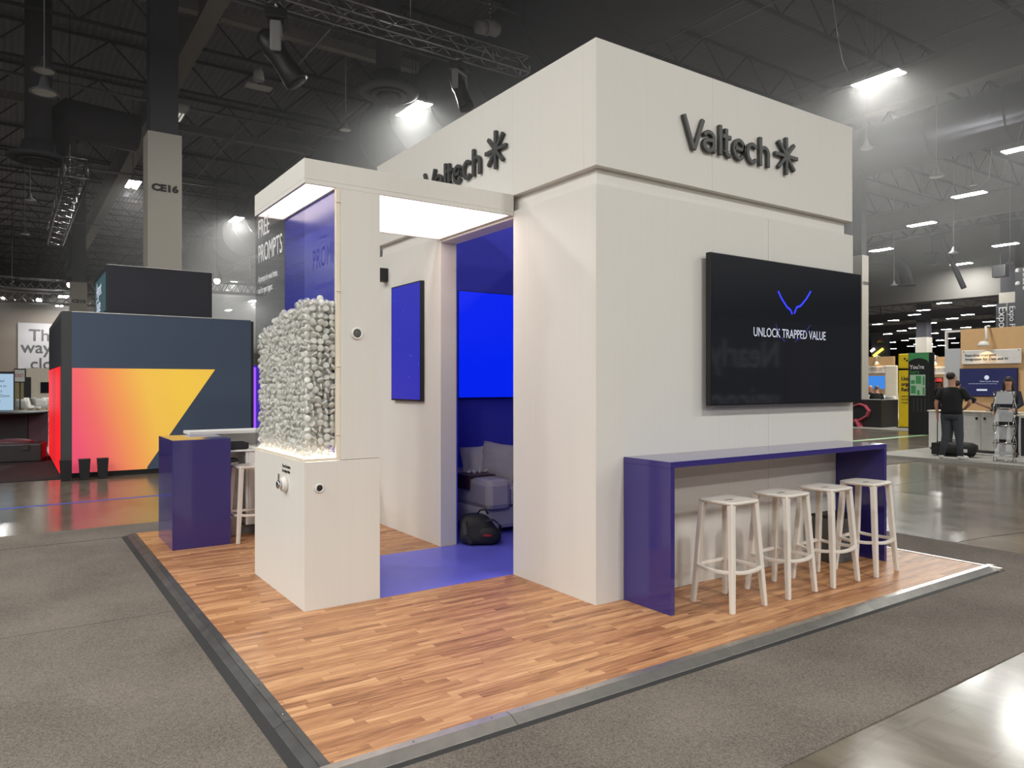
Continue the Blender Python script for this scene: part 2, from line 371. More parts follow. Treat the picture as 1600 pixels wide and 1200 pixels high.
# carpets and floor marks
struct(box('aisle_carpet', (-8, 1.937, FL), (8.1, 8.86, FL+.006), 'carpet'))
struct(box('aisle_carpet_strip', (-8, 8.866, FL), (8.1, 9.62, FL+.007), 'carpet'))
jm = MB()
for y in (-8, 6.3, 15.4, 24): jm.box((8.3 if y == 6.3 else -60, y, FL), (49, y+.012, FL+.001))
for x in (-12, 11.2, 23.5, 36): jm.box((x, -45, FL), (x+.012, 90, FL+.001))
struct(jm.build('floor_joints', 'joint'))
sm2 = MB(); sy_ = G(0, 1000, FL).y; sm2.box((-8, sy_, FL+.006), (.96, sy_+.006, FL+.0068)); sm2.box((-8, 8.858, FL+.006), (8.1, 8.868, FL+.0075)); struct(sm2.build('carpet_seam', 'joint'))
cr = MB()
cr.tube([(7.6+i*.55, 3.95-.1*math.sin(i*1.7)-.18*i, FL+.0004) for i in range(12)], .0035, 4)
cr.tube([(6.2+i*.4, .6+.12*math.sin(i*2.1)+.12*i, FL+.0004) for i in range(9)], .002, 4)
struct(cr.build('floor_crack', 'joint'))
tp = MB(); tp.quad((-6, 11.30, FL+.0015), (-6, 11.40, FL+.0015), (3.2, 12.08, FL+.0015), (3.2, 11.98, FL+.0015))
tag(tp.build('floor_tape', 'tape'), 'blue tape line running across the polished concrete in front of the gradient wall', 'tape')
tp = MB(); a = G(1334, 690, FL+.002); b = G(1452, 680, FL+.002); tp.quad(a, a+Vector((.12, .25, 0)), b+Vector((.12, .25, 0)), b)
tag(tp.build('floor_tape', 'greentape'), 'pale green tape line on the concrete by the map kiosk', 'tape')

# ============================================================ BOOTH PLATFORM
struct(box('platform_floor', (1.11, 2.985, FL), (7.15, 8.86, 0), 'wood'))
PX0, PX1, PY0, PY1 = 1.11, 7.15, 2.985, 8.86
def ramp(name, axis, segs, label):
    t = empty(name, (PX0, PY0, FL), 0, label, 'floor edging', 'metal edge ramps around the booth floor')
    for i, (a, b) in enumerate(segs):
        if axis == 'x':
            prof = [(PY0-.012, 0.0), (PY0-.012, .006), (PY0+.02, .006), (PY0+.02, 0.0)]
            st = MB().prism([(PY0+.012, .0006), (PY0+.012, .005), (PY0-.035, .005), (PY0-.098, -.021), (PY0-.098, -.0245), (PY0-.035, 0.0006)], a, b-.006, 'yz')
            rb = MB().prism([(PY0-.098, FL+.0005), (PY0-.098, -.021), (PY0-.125, -.026), (PY0-.132, FL+.0005)], a-.03 if i == 0 else a, b, 'yz')
            sub = MB().prism([(PY0-.0005, FL+.0005), (PY0-.0005, -.0005), (PY0-.034, -.0005), (PY0-.097, -.025), (PY0-.097, FL+.0005)], a, b, 'yz')
        else:
            st = MB().prism([(PX0+.012, .0006), (PX0+.012, .005), (PX0-.032, .005), (PX0-.032, .0006)], a, b-.006, 'xz')
            rb = MB().prism([(PX0-.080, FL+.0005), (PX0-.080, -.017), (PX0-.125, -.026), (PX0-.132, FL+.0005)], a, b, 'xz')
            sub = MB().prism([(PX0-.0005, FL+.0005), (PX0-.0005, -.0005), (PX0-.033, -.0005), (PX0-.079, -.016), (PX0-.079, FL+.0005)], a, b-.004, 'xz')
        off = Vector((-PX0, -PY0, -FL))
        for mb, nm, m in ((st, 'metal_strip', 'steel' if axis == 'x' else 'steeldark'), (rb, 'rubber_edge', 'rubber'), (sub, 'ramp_face', 'steeldark')):
            mb.v = [tuple(Vector(p)+off) for p in mb.v]; o = mb.build(nm, m, t, bevel=.001)
            if nm == 'metal_strip':
                k = a+.08
                while k < b-.05:
                    c = (k, PY0-.012, .005) if axis == 'x' else (PX0-.012, k, .005)
                    MB().lathe([(.006, 0), (.005, .0018), (.0005, .0022)], Vector(c)+off, 8).build('screw', 'chrome', o); k += .42
    if axis == 'x':                            # folded plate at the corner nearest the viewer
        off = Vector((-PX0, -PY0, -FL)); a, b, c = .034, .10, .012
        vs = [(PX0-a, PY0-a, .006), (PX0+c, PY0-a, .006), (PX0+c, PY0+c, .006), (PX0-a, PY0+c, .006), (PX0-b, PY0-b, -.024), (PX0+c, PY0-b, -.024), (PX0+c, PY0+c, -.024), (PX0-b, PY0+c, -.024)]
        MB().add([Vector(p)+off for p in vs], [(0, 1, 2, 3), (7, 6, 5, 4), (0, 4, 5, 1), (1, 5, 6, 2), (2, 6, 7, 3), (3, 7, 4, 0)]).build('corner_plate', 'steel', t)
    return t
ramp('edge_ramp', 'x', [(1.0, 2.02), (2.02, 3.62), (3.62, 5.2), (5.2, 6.1), (6.1, 7.25)], 'bright metal edge ramp along the front of the wood booth floor under the bar')
ramp('edge_ramp', 'y', [(2.86, 3.5), (3.5, 5.1), (5.1, 6.6), (6.6, 7.6), (7.6, 8.86)], 'scuffed dark metal and rubber edge ramp along the left side of the wood booth floor')
struct(box('platform_trim', (7.15, 2.86, FL), (7.19, 8.9, .004), 'steel'))
fv = struct(box('blue_entrance_floor', (2.30, 5.125, 0), (6.7, 6.385, .003), 'bluefloor'))
struct(box('blue_room_floor', (3.72, 6.385, 0), (6.7, 7.76, .003), 'bluefloor'))

# ============================================================ THE STAND ITSELF
stand = empty('exhibition_stand', (3.53, 4.06, 0), 0, 'large white two-tier exhibition stand with dark lettering on its header and an open doorway', 'exhibition stand')
def sp(name, boxes, m, parent=stand, bevel=.002):
    mb = MB(); o = stand.location
    for a, b in boxes: mb.box(Vector(a)-o, Vector(b)-o)
    return mb.build(name, m, parent, bevel)
X0, X1, Y0, Y1 = 3.53, 6.88, 4.06, 7.93
sp('front_wall', [((X0+.18, Y0, 0), (5.54, Y0+.16, 3.09)), ((5.543, Y0, 0), (X1, Y0+.16, 3.09))], 'white', bevel=0)
sp('side_wall', [((X0, Y0, 0), (X0+.18, 5.125, 3.09))], 'white', bevel=0)
sp('partition_wall', [((X0, 6.40, 0), (X0+.18, Y1, 3.09))], 'white')
sp('door_lintel', [((X0+.002, 5.127, 3.03), (X0+.18, 6.398, 3.09))], 'white')
sp('far_side_wall', [((X1-.14, Y0+.17, 0), (X1, Y1, 3.09))], 'white')
bw = sp('back_wall', [((X0+.19, 7.80, 0), (X1-.15, Y1, 3.09))], 'white')
sp('blue_lining', [((X0+.19, 7.765, 0), (X1-.15, 7.795, 4.1)), ((X1-.18, Y0+.17, 0), (X1-.145, 7.76, 4.1)), ((X0+.19, Y0+.165, 0), (X1-.19, Y0+.19, 3.09)), ((X0+.182, 6.41, 0), (X0+.2, 7.76, 3.09)), ((X0+.182, Y0+.2, 0), (X0+.2, 5.12, 3.09))], 'bluewall')
sp('recessed_band', [((X0+.055, Y0+.055, 3.09), (X1-.06, Y0+.12, 3.23)), ((X0+.055, Y0+.12, 3.09), (X0+.12, Y1-.03, 3.23)), ((X1-.12, Y0+.12, 3.09), (X1-.06, Y1-.03, 3.23)), ((X0+.12, Y1-.09, 3.09), (X1-.12, Y1-.03, 3.23))], 'white')
sp('header_front', [((X0, Y0, 3.225), (4.80, Y0+.14, 4.157)), ((4.8015, Y0, 3.225), (X1-.01, Y0+.14, 4.157))], 'white', bevel=.001)
sp('header_side', [((X0, Y0+.141, 3.225), (X0+.14, 5.135, 4.157)), ((X0, 5.1365, 3.225), (X0+.14, Y1-.14, 4.157))], 'white', bevel=.001)
sp('header_back', [((X0, Y1-.139, 3.225), (X1-.01, Y1, 4.157)), ((X1-.15, Y0+.141, 3.225), (X1-.01, Y1-.14, 4.157))], 'white', bevel=.001)
# the wordmark: every letter a stroke shape
def letter_strokes(ch):
    h = .25; x = .178; w = .0
    A = arc
    if ch == 'V': return [([(0.0, h), (.098, .0), (.112, .0), (.205, h)], 0)], .205
    if ch == 'a':
        return [([(.012, .128)]+A(.068, .118, .052, .044, 150, 0, 8)+[(.120, .04)]+A(.142, .034, .022, .022, 180, 265, 4), 0),
                ([(.120, .103), (.075, .095)]+A(.062, .054, .050, .042, 100, 280, 10)+[(.095, .022), (.119, .052)], 0)], .15
    if ch == 'l': return [([(.02, 0), (.02, h)], 0)], .04
    if ch == 't': return [([(.045, .232), (.045, .045)]+A(.078, .045, .033, .032, 180, 268, 6)+[(.098, .012)], 0), ([(.0, .163), (.1, .163)], 0)], .10
    if ch == 'e': return [([(.016, .092), (.134, .092)]+A(.075, .088, .059, .076, 2, 322, 20), 0)], .15
    if ch == 'c': return [(A(.075, .088, .059, .076, 38, 322, 20), 0)], .142
    if ch == 'h': return [([(.02, 0), (.02, h)], 0), ([(.02, .11)]+A(.068, .112, .048, .052, 160, 0, 10)+[(.116, 0)], 0)], .13
POS = {'front': [0, .175, .352, .385, .520, .672, .842]}
def wordmark(face, org, parent, scale=1.0):
    sg = empty('wordmark', (0, 0, 0)); sg.parent = parent
    for ch, px in zip('Valtech', [0.0, .20, .375, .415, .535, .695, .85]):
        strokes, wd = letter_strokes(ch); mb = MB()
        for k, (pts, c) in enumerate(strokes):
            mt = Matrix.Translation(Vector(org)-stand.location) @ face @ Matrix.Translation((px*1.11*scale, 0, 0)) @ Matrix.Diagonal((1.11*scale, scale, 1, 1))
            ribbon(mb, pts, .034, .03+.0006*k, mt)
        mb.build('letter', 'dark', sg, bevel=.004)
    mb = MB(); cx = 1.335*scale
    for i in range(4):
        a = R(45*i); dx, dz = math.cos(a), math.sin(a)
        L_ = .168
        ribbon(mb, [(cx-dx*L_, .148-dz*L_), (cx+dx*L_, .148+dz*L_)], .034, .03+.0007*i, Matrix.Translation(Vector(org)-stand.location) @ face)
    mb.build('asterisk', 'dark', sg, bevel=.004)
wordmark(FRONT, (4.43, Y0-.006, 3.525), stand)
wordmark(SIDE, (X0-.006, 6.70, 3.525), stand)

# small black speaker clipped to the partition
box('wall_speaker', (X0-.10, 7.62, 2.78), (X0, 7.72, 2.93), 'black', bevel=.006)
tag(bpy.data.objects['wall_speaker'], 'small black speaker high on the partition wall, beside the tower edge', 'speaker')

# portal canopy between tower and stand, with light boxes underneath
can = empty('portal_canopy', (1.72, 5.1, 3.05), 0, 'white canopy slab bridging the dispenser tower and the stand, glowing underneath', 'canopy')
def cp(name, boxes, m, bevel=.002):
    mb = MB(); o = can.location
    for a, b in boxes: mb.box(Vector(a)-o, Vector(b)-o)
    return mb.build(name, m, can, bevel)
cp('top_slab', [((1.72, 5.115, 3.085), (3.527, 6.395, 3.228))], 'white')
cp('rim', [((1.72, 5.115, 3.05), (3.527, 5.135, 3.0845)), ((1.72, 6.375, 3.05), (3.527, 6.395, 3.0845)), ((1.72, 5.1355, 3.05), (1.74, 6.3745, 3.0845)), ((1.955, 5.1355, 3.05), (2.30, 6.3745, 3.0845)), ((3.495, 5.1355, 3.05), (3.527, 6.3745, 3.0845))], 'white')
cp('portal_lightbox', [((2.305, 5.14, 3.06), (3.49, 6.37, 3.0835))], 'lightbox', 0)
cp('tower_lightbox', [((1.745, 5.14, 3.06), (1.95, 6.37, 3.0835))], 'lightbox', 0)

# ============================================================ CAPSULE DISPENSER TOWER
tw = empty('capsule_dispenser', (1.72, 5.115, 0), 0, 'tall white dispenser tower with a glass tank of clear plastic capsules', 'dispenser')
TO = tw.location
def tpart(name, mb, m, parent=tw, bevel=0):
    mb.v = [tuple(Vector(p)-TO) for p in mb.v]; return mb.build(name, m, parent, bevel)
tpart('base_cabinet', MB().box((1.72, 5.115, 0), (2.30, 6.39, 1.062)), 'white', bevel=.002)
tpart('upper_column', MB().box((1.99, 5.115, 1.065), (2.30, 6.39, 3.05)), 'white', bevel=.002)
tpart('edge_post', MB().box((1.956, 5.117, 1.085), (1.9885, 5.150, 3.05)), 'cream', bevel=.002)
tpart('blue_backdrop', MB().box((1.975, 5.152, 1.065), (1.989, 6.388, 3.05)), 'bluepanel')
tpart('tank_rim', MB().box((1.722, 5.117, 1.064), (1.988, 5.133, 1.084)).box((1.722, 5.1335, 1.064), (1.736, 6.375, 1.084)).box((1.722, 6.3755, 1.064), (1.974, 6.388, 1.084)), 'cream', bevel=.002)
tpart('glowing_base', MB().box((1.738, 5.136, 1.066), (1.973, 6.372, 1.078)), 'baseglow')
tpart('glass_pane', MB().box((1.722, 5.119, 1.0845), (1.955, 5.127, 3.049)), 'glass')
tpart('glass_pane', MB().box((1.722, 5.1275, 1.0845), (1.730, 6.376, 3.049)), 'glass')
tpart('glass_pane', MB().box((1.7305, 6.378, 1.0845), (1.974, 6.386, 3.049)), 'glass')
for z in (2.95, 2.3, 1.75, 1.25):
    tpart('hinge_clip', MB().box((1.952, 5.110, z-.004), (1.990, 5.116, z+.004)), 'cream', bevel=.001)
def porthole(x, z, r, dark):
    o = tpart('porthole_ring', MB().lathe([(r*.72, 0), (r*.72, .012), (r, .010), (r, 0)], (x, 5.114, z), 28, axis='y'), 'paper')
    MB().lathe([(r*.7, -.001), (r*.7, .004), (0.001, .004)], Vector((x, 5.114, z))-TO, 24, axis='y').build('porthole_lens', dark, o)
porthole(1.829, .872, .033, 'black'); porthole(2.116, 1.994, .045, 'grey')
kn = tpart('push_button', MB().lathe([(.058, 0), (.060, -.012), (.052, -.030), (.045, -.036)], (1.719, 5.535, .862), 26, axis='x'), 'paper')
MB().lathe([(.030, -.036), (.033, -.058), (.026, -.066), (.001, -.068)], Vector((1.719, 5.535, .862))-TO, 22, axis='x').build('button_cap', 'chrome', kn)
tpart('card_slot', MB().box((1.715, 5.685, .845), (1.719, 5.722, .925)), 'steel')
tpart('slot_opening', MB().box((1.713, 5.696, .855), (1.7149, 5.711, .915)), 'grey')
tx = text('Press the button\nfor unique ideas', 'instruction_print', .036, Vector((1.7185, 5.62, .985))-TO, 'textdark', tw, SIDE, .8, .0005, bold=.0006)
text('FREE\nPROMPTS', 'glass_print', .215, Vector((1.7205, 6.29, 2.845))-TO, 'printwhite', tw, SIDE, .72, .0005, leading=.98)
text('A prompt for your brain,\nnot for your agent.', 'glass_print', .078, Vector((1.7205, 6.29, 2.47))-TO, 'printwhite', tw, SIDE, .68, .0005, leading=1.2)

# capsules: hard clear balls with a milky rim, packed behind the glass
def capsule_mesh(seg, ring):
    mb = MB(); mb.ball((0, 0, 0), .0240, seg, ring)
    mb.slot = 1; mb.lathe([(.0234, -.006), (.0246, -.005), (.0246, .005), (.0234, .006)], (0, 0, 0), seg)
    o = mb.build('plastic_capsule', ['capsule', 'capband']); return o
cap0 = capsule_mesh(14, 9)
def surf(y):                                  # height of the heap at distance y along the tank
    t = (y-5.13)/1.25
    return 2.20 - .02*t - .24*max(0, t-.25)**1.3
import numpy as np
rng = np.random.default_rng(5); pp = []
zz = 1.104
while zz < 2.28:
    yy = 5.165
    while yy < 6.35:
        for xx in (1.757, 1.805, 1.853, 1.901, 1.942):
            if zz < surf(yy): pp.append((xx, yy, zz))
        yy += .0485
    zz += .0455
P_ = np.array(pp)+rng.normal(size=(len(pp), 3))*.013
lo = np.array([1.756, 5.153, 1.103]); hi = np.array([1.944, 6.350, 9.0])
for it in range(26):                          # push overlapping balls apart, keep them inside the tank
    P_ = np.clip(P_, lo, hi); order = np.argsort(P_[:, 2]); P_ = P_[order]; mv = np.zeros_like(P_)
    for i in range(0, len(P_), 400):
        a_ = P_[i:i+400]; z0_, z1_ = a_[0, 2]-.05, a_[-1, 2]+.05
        j0, j1 = np.searchsorted(P_[:, 2], z0_), np.searchsorted(P_[:, 2], z1_); b_ = P_[j0:j1]
        d_ = a_[:, None, :]-b_[None, :, :]; r_ = np.sqrt((d_**2).sum(2)); near = (r_ < .0485) & (r_ > 1e-6)
        push = np.where(near, (.0485-r_)/np.maximum(r_, 1e-6)*.5, 0.0); mv[i:i+400] = (d_*push[:, :, None]).sum(1)
    P_ = P_+np.clip(mv, -.02, .02)
P_ = np.clip(P_, lo, hi)
pts = [Vector(p) for p in P_]
def depth(p): return p.x*C_+p.y*S_
front = sorted([p for p in pts if p.x < 1.785 or p.y < 5.21], key=depth)
chosen = front[:296]; ids = {id(p) for p in chosen}
for i, p in enumerate(chosen):
    o = cap0 if i == 0 else cap0.copy()
    if i: col.objects.link(o)
    o.location = p; o.rotation_euler = (random.uniform(0, 3), random.uniform(0, 3), random.uniform(0, 3))
    tag(o, 'clear plastic capsule ball pressed near the glass in the lit dispenser tank', 'capsule', 'capsules nearest the glass corner of the tank')
rest = MB()
base = cap0.data
bv = [v.co.copy() for v in base.vertices]; bf = [tuple(p.vertices) for p in base.polygons]; bmi = [p.material_index for p in base.polygons]
vs, fs, mi = [], [], []
for p in pts:
    if id(p) in ids: continue
    rm = Matrix.Translation(p) @ Matrix.Rotation(random.uniform(0, 3), 4, 'X') @ Matrix.Rotation(random.uniform(0, 3), 4, 'Y')
    b0 = len(vs); vs += [rm @ q for q in bv]; fs += [tuple(b0+i for i in f) for f in bf]; mi += bmi
me = bpy.data.meshes.new('capsule_heap'); me.from_pydata(vs, [], fs); me.materials.append(M['capsule']); me.materials.append(M['capband'])
me.polygons.foreach_set('material_index', mi); me.polygons.foreach_set('use_smooth', [True]*len(fs)); me.update()
heap = bpy.data.objects.new('capsule_heap', me); col.objects.link(heap)
tag(heap, 'deep heap of clear plastic capsules filling the rest of the dispenser tank', 'capsules', kind='stuff')

# ============================================================ SCREENS
def tv(name, label, x0, x1, z0, z1, yb, yf, scr, cat='television'):
    t = empty(name, ((x0+x1)/2, yf, z0), 0, label, cat); o = t.location
    box('housing', Vector((x0, yf, z0))-o, Vector((x1, yb, z1))-o, 'bezel', t, .004)
    box('screen', Vector((x0+.008, yf-.002, z0+.014))-o, Vector((x1-.008, yf-.0003, z1-.008))-o, scr, t)
    return t
t = tv('wall_television', 'huge black flat television mounted on the front wall above the blue bar', 4.667, 6.866, 1.442, 2.690, 4.015, 3.965, 'blackgloss')
box('wall_bracket', Vector((5.3, 4.0155, 1.8))-t.location, Vector((6.2, 4.058, 2.3))-t.location, 'black', t)
def on_tv(u, v): p = onY(u, v, 3.962); return (p.x, p.z)
def neon(name, pxs, w, m):
    mb = MB(); pts = [on_tv(*p) for p in pxs]
    ribbon(mb, pts, w, .0006, Matrix.Translation(Vector((0, 3.9625, 0))-t.location) @ FRONT); mb.build(name, m, t)
neon('screen_mark', [(1216, 455), (1221, 466), (1230, 480), (1235, 484), (1238, 491)], .017, 'vblue')
neon('screen_mark', [(1267, 455), (1260, 467), (1251, 478), (1245, 480), (1241, 490)], .017, 'vblue')
neon('screen_mark_reflection', [(1212, 506), (1215, 514), (1218, 520)], .012, 'vdim'); neon('screen_mark_reflection', [(1221, 527), (1227, 534)], .012, 'vdim')  # reflected copy of the mark, drawn as faint glowing strokes
neon('screen_mark_reflection', [(1266, 508), (1262, 514), (1258, 521)], .012, 'vdim'); neon('screen_mark_reflection', [(1252, 529), (1246, 530), (1242, 534)], .012, 'vdim')
p = onY(1177, 525, 3.9625)
text('UNLOCK TRAPPED VALUE', 'screen_caption', .112, Vector((p.x, 3.9625, p.z))-t.location, 'textwhite', t, FRONT, .80, .0003)
# portrait display on the partition
pd = empty('portrait_display', (3.49, 7.10, 1.44), 0, 'slim portrait screen showing deep blue, hung on the partition wall', 'display'); o = pd.location
box('housing', Vector((3.485, 6.745, 1.44))-o, Vector((3.529, 7.45, 2.69))-o, 'bezel', pd, .003)
box('screen', Vector((3.4835, 6.760, 1.457))-o, Vector((3.4848, 7.437, 2.677))-o, 'screenblue', pd)
dm = MB()
for (u, v) in [(630, 486), (624, 532), (640, 555), (643, 556), (654, 569), (639, 589), (617, 470)]:
    q = onX(u, v, 3.483); dm.ball(Vector((3.483, q.y, q.z))-o, .008, 8, 5, (.05, 1, 1))
dm.build('screen_specks', glow('pale_blue_speck', (90, 96, 220), 1.0), pd)
# bright display inside
t2 = tv('wall_display', 'bright blue wide screen on the back wall inside the stand', 4.50, 6.45, 1.44, 2.765, 7.762, 7.72, 'screenbright', 'display')

# ============================================================ BLUE BAR, BIN, STOOLS
bar = empty('bar_counter', (3.80, 3.58, 0), 0, 'long glossy indigo bar counter with slab legs under the television', 'counter')
box('counter_top', (0, 0, 1.03), (2.82, .475, 1.073), 'blue', bar, .002)
box('slab_leg', (0, 0, 0), (.04, .475, 1.029), 'blue', bar, .002)
box('slab_leg', (2.78, 0, 0), (2.82, .475, 1.029), 'blue', bar, .002)
bn = empty('waste_bin', (6.28, 3.88, 0), 0, 'grey rectangular waste bin under the right end of the bar', 'bin')
MB().prism([(-.16, 0), (.16, 0), (.175, .40), (-.175, .40)], -.12, .12, 'xz').build('bin_body', 'grey', bn, .01)
MB().box((-.18, -.13, .4), (.18, .13, .425)).build('bin_rim', 'black', bn, .006)

def stool_parts(t):
    H = .775; b = .180; tp_ = .135
    s = MB()                                   # rounded square seat, gently dished
    out = []
    n = 40
    def outl(r, e=5.5):
        o_ = []
        for k in range(n):
            a = 2*math.pi*k/n; c, s_ = math.cos(a), math.sin(a)
            o_.append((r*abs(c)**(2/e)*(1 if c > 0 else -1), r*abs(s_)**(2/e)*(1 if s_ > 0 else -1)))
        return o_
    rings = [(.150, H-.026, 0), (.166, H-.018, 0), (.171, H-.004, 0), (.166, H+.001, 0), (.11, H-.004, 0), (.05, H-.008, 0)]
    vs = []; fs = []
    for r_, z, _ in rings: vs += [(x, y, z) for x, y in outl(r_)]
    m = len(rings)
    for i in range(m-1):
        for k in range(n): fs.append((i*n+k, i*n+(k+1) % n, (i+1)*n+(k+1) % n, (i+1)*n+k))
    fs += [tuple(range(n-1, -1, -1)), tuple((m-1)*n+k for k in range(n))]
    s.add(vs, fs, True); seat = s.build('seat', 'stool', t)
    MB().box((-.045, -.010, H-.0085), (.045, .010, H-.0070)).build('hand_slot', 'grey', seat, .003)
    for sx in (-1, 1):
        for sy in (-1, 1):
            pts = [(sx*.126, sy*.126, H-.006), (sx*.133, sy*.133, H-.06), (sx*.158, sy*.158, .30), (sx*b, sy*b, 0)]
            mb = MB()
            # square section leg, wider where it meets the foot ring
            ws = [.052, .044, .042, .034]
            vs = []
            for (x, y, z), w_ in zip(pts, ws): vs += [(x-w_/2, y-w_/2, z), (x+w_/2, y-w_/2, z), (x+w_/2, y+w_/2, z), (x-w_/2, y+w_/2, z)]
            fs = [(3, 2, 1, 0), (12, 13, 14, 15)]+[(i*4+k, i*4+(k+1) % 4, i*4+4+(k+1) % 4, i*4+4+k) for i in range(3) for k in range(4)]
            mb.add(vs, fs).build('leg', 'stool', t, .007, 3)
    zr = .275; rr = b-.012
    for k in range(4):
        a = k*R(90); m4 = Matrix.Rotation(a, 4, 'Z')
        mb = MB(); pts = []
        for i in range(9):
            f = -1+i/4; bow = .022*(1-f*f); pts.append(m4 @ Vector((f*(rr-.012), -rr-bow+.004, zr+.012*(abs(f)**3))))
        mb.tube(pts, .01, flat=(.030, .024)).build('footrest', 'stool', t, .005)
st0 = None
def stool(x, y, rz, label, group='white stools at the blue bar'):
    global st0
    if st0 is None:
        st0 = empty('bar_stool', (x, y, 0), rz, label, 'stool', group); stool_parts(st0); return st0
    s = clone(st0); s.location = (x, y, 0); s.rotation_euler = (0, 0, rz); tag(s, label, 'stool', group); return s
stool(4.365, 3.54, 0, 'white plastic bar stool nearest the left leg of the indigo bar')
stool(4.985, 3.535, R(2), 'white plastic bar stool, second from the left leg of the indigo bar')
stool(5.555, 3.52, R(1), 'white plastic bar stool, third from the left, partly before the grey bin')
stool(6.14, 3.505, R(3), 'white plastic bar stool at the right end of the indigo bar')

# ============================================================ INSIDE THE ROOM
sofa = empty('sofa', (4.19, 6.40, 0), 0, 'pale grey linen sofa seen through the doorway', 'sofa')
def soft(name, a, b, m, p, bev=.05): return box(name, a, b, m, p, bev, shade=False)
def cush(name, c, s, m, parent, rot=(0, 0, 0)):
    mb = MB(); n = 10; vs = []; fs = []
    for side in (0, 1):
        for i in range(n+1):
            for j in range(n+1):
                u, v = i/n*2-1, j/n*2-1
                th = (1-abs(u)**3)*(1-abs(v)**3); pinch = 1-.10*(abs(u*v)**1.5 == 0) + .07*(abs(u*v)**3)
                k = math.sin(u*9+v*4)*.05+math.sin(v*13-u*3)*.04
                vs.append((u*s[0]/2*(1+.06*abs(u*v)), (1 if side else -1)*s[1]/2*(th**.5)*(1+k), v*s[2]/2*(1+.06*abs(u*v))))
        o_ = side*(n+1)**2
        for i in range(n):
            for j in range(n): fs.append((o_+i*(n+1)+j, o_+(i+1)*(n+1)+j, o_+(i+1)*(n+1)+j+1, o_+i*(n+1)+j+1))
    from mathutils import Euler
    mt = Matrix.Translation(c) @ Euler(rot).to_matrix().to_4x4()
    mb.add(vs, fs, True, mt); o = mb.build(name, m, parent)
    bm = bmesh.new(); bm.from_mesh(o.data); bmesh.ops.remove_doubles(bm, verts=bm.verts, dist=.0005); bm.to_mesh(o.data); bm.free()
    return o
# coordinates local to the sofa root; the sofa faces -Y with its left arm at the doorway
soft('base', (-.08, .14, .06), (2.2, 1.0, .30), 'sofa', sofa)
soft('arm', (-.06, .06, .28), (.245, 1.0, .60), 'sofa', sofa, .06)
soft('arm', (1.95, .06, .28), (2.22, 1.0, .64), 'sofa', sofa, .06)
soft('back_frame', (-.08, .93, .30), (2.2, 1.10, .64), 'sofa', sofa, .05)
soft('seat_cushion', (.255, .10, .305), (1.095, .92, .50), 'sofa', sofa, .05)
soft('seat_cushion', (1.105, .10, .305), (1.945, .92, .50), 'sofa', sofa, .05)
cush('back_cushion', (.62, .80, .66), (.78, .22, .40), 'pillow', sofa, (R(-10), 0, 0))
cush('back_cushion', (1.42, .80, .66), (.78, .22, .40), 'pillow', sofa, (R(-10), 0, 0))
for x in (0, 2.1):
    for y in (.2, .95): MB().lathe([(.022, 0), (.028, .061)], (x+.02, y, .004), 12).build('foot', 'black', sofa)
tag(cush('throw_pillow', (4.62, 7.02, .72), (.44, .24, .42), 'pillow', None, (R(-12), R(6), R(-62))), 'crumpled pale grey throw pillow standing edge-on beside the tray', 'pillow')
tag(cush('throw_pillow', (4.50, 7.22, .70), (.42, .24, .38), 'pillow', None, (R(-12), R(-3), R(-12))), 'pale grey throw pillow behind the walnut tray at the sofa corner', 'pillow')
tr = MB(); tr.box((4.115, 6.80, .603), (4.44, 7.16, .618)); tr.box((4.10, 6.80, .47), (4.1149, 7.16, .618))
tag(tr.build('arm_tray', 'walnut', None, .003), 'dark walnut tray draped over the sofa arm', 'tray')
random.seed(3)
for k in range(7):
    c = cap0.copy(); col.objects.link(c); c.location = (4.20+.042*k*.9, 6.98+.056*(k % 2), .6185+.0245)
    c.rotation_euler = (k, k*2, 0); tag(c, 'loose clear capsule lying on the walnut sofa tray', 'capsule', 'capsules on the sofa tray')
# backpack slumped on the blue floor
bp = empty('backpack', (3.95, 6.33, .003), R(-28), 'black nylon backpack slumped on the blue floor against the sofa', 'backpack')
mb = MB(); n = 18
vs = []; fs = []
prof = [(.0, .80), (.08, 1.02), (.30, 1.04), (.52, .92), (.74, .80), (.92, .62), (1.0, .30), (1.0, .04)]
for i, (h, r_) in enumerate(prof):
    for k in range(n):
        a = 2*math.pi*k/n; wob = 1+.06*math.sin(3*a+i*1.3)+.06*math.sin(5*a-2*i)
        c, s_ = math.cos(a), math.sin(a)
        vs.append((.205*r_*wob*abs(c)**.6*(1 if c > 0 else -1)-.07*h*h, .16*r_*wob*abs(s_)**.6*(1 if s_ > 0 else -1), .30*h))
for i in range(len(prof)-1):
    for k in range(n): fs.append((i*n+k, i*n+(k+1) % n, (i+1)*n+(k+1) % n, (i+1)*n+k))
fs += [tuple(range(n-1, -1, -1)), tuple((len(prof)-1)*n+k for k in range(n))]
mb.add(vs, fs, True).build('bag_body', 'bag', bp, sub=1)
MB().ball((.08, -.13, .10), .11, 14, 9, (1.1, .5, .85)).build('front_pocket', 'bag', bp)
MB().tube([(-.14, -.05, .27), (-.17, -.12, .22), (-.16, -.17, .12), (-.10, -.17, .03)], .014, flat=(.045, .012)).build('shoulder_strap', 'rubber', bp)
MB().tube([(.03, -.17, .24), (.12, -.15, .26), (.2, -.05, .18), (.19, .0, .05)], .012, flat=(.035, .01)).build('shoulder_strap', 'rubber', bp)
MB().tube([(-.03, .0, .295), (.0, -.01, .335), (.05, -.01, .335), (.08, 0, .29)], .010).build('grab_handle', 'rubber', bp)
MB().box((.02, -.1905, .10), (.10, -.186, .112)).box((.02, -.1905, .118), (.075, -.186, .124)).build('logo_patch', 'red', bp)

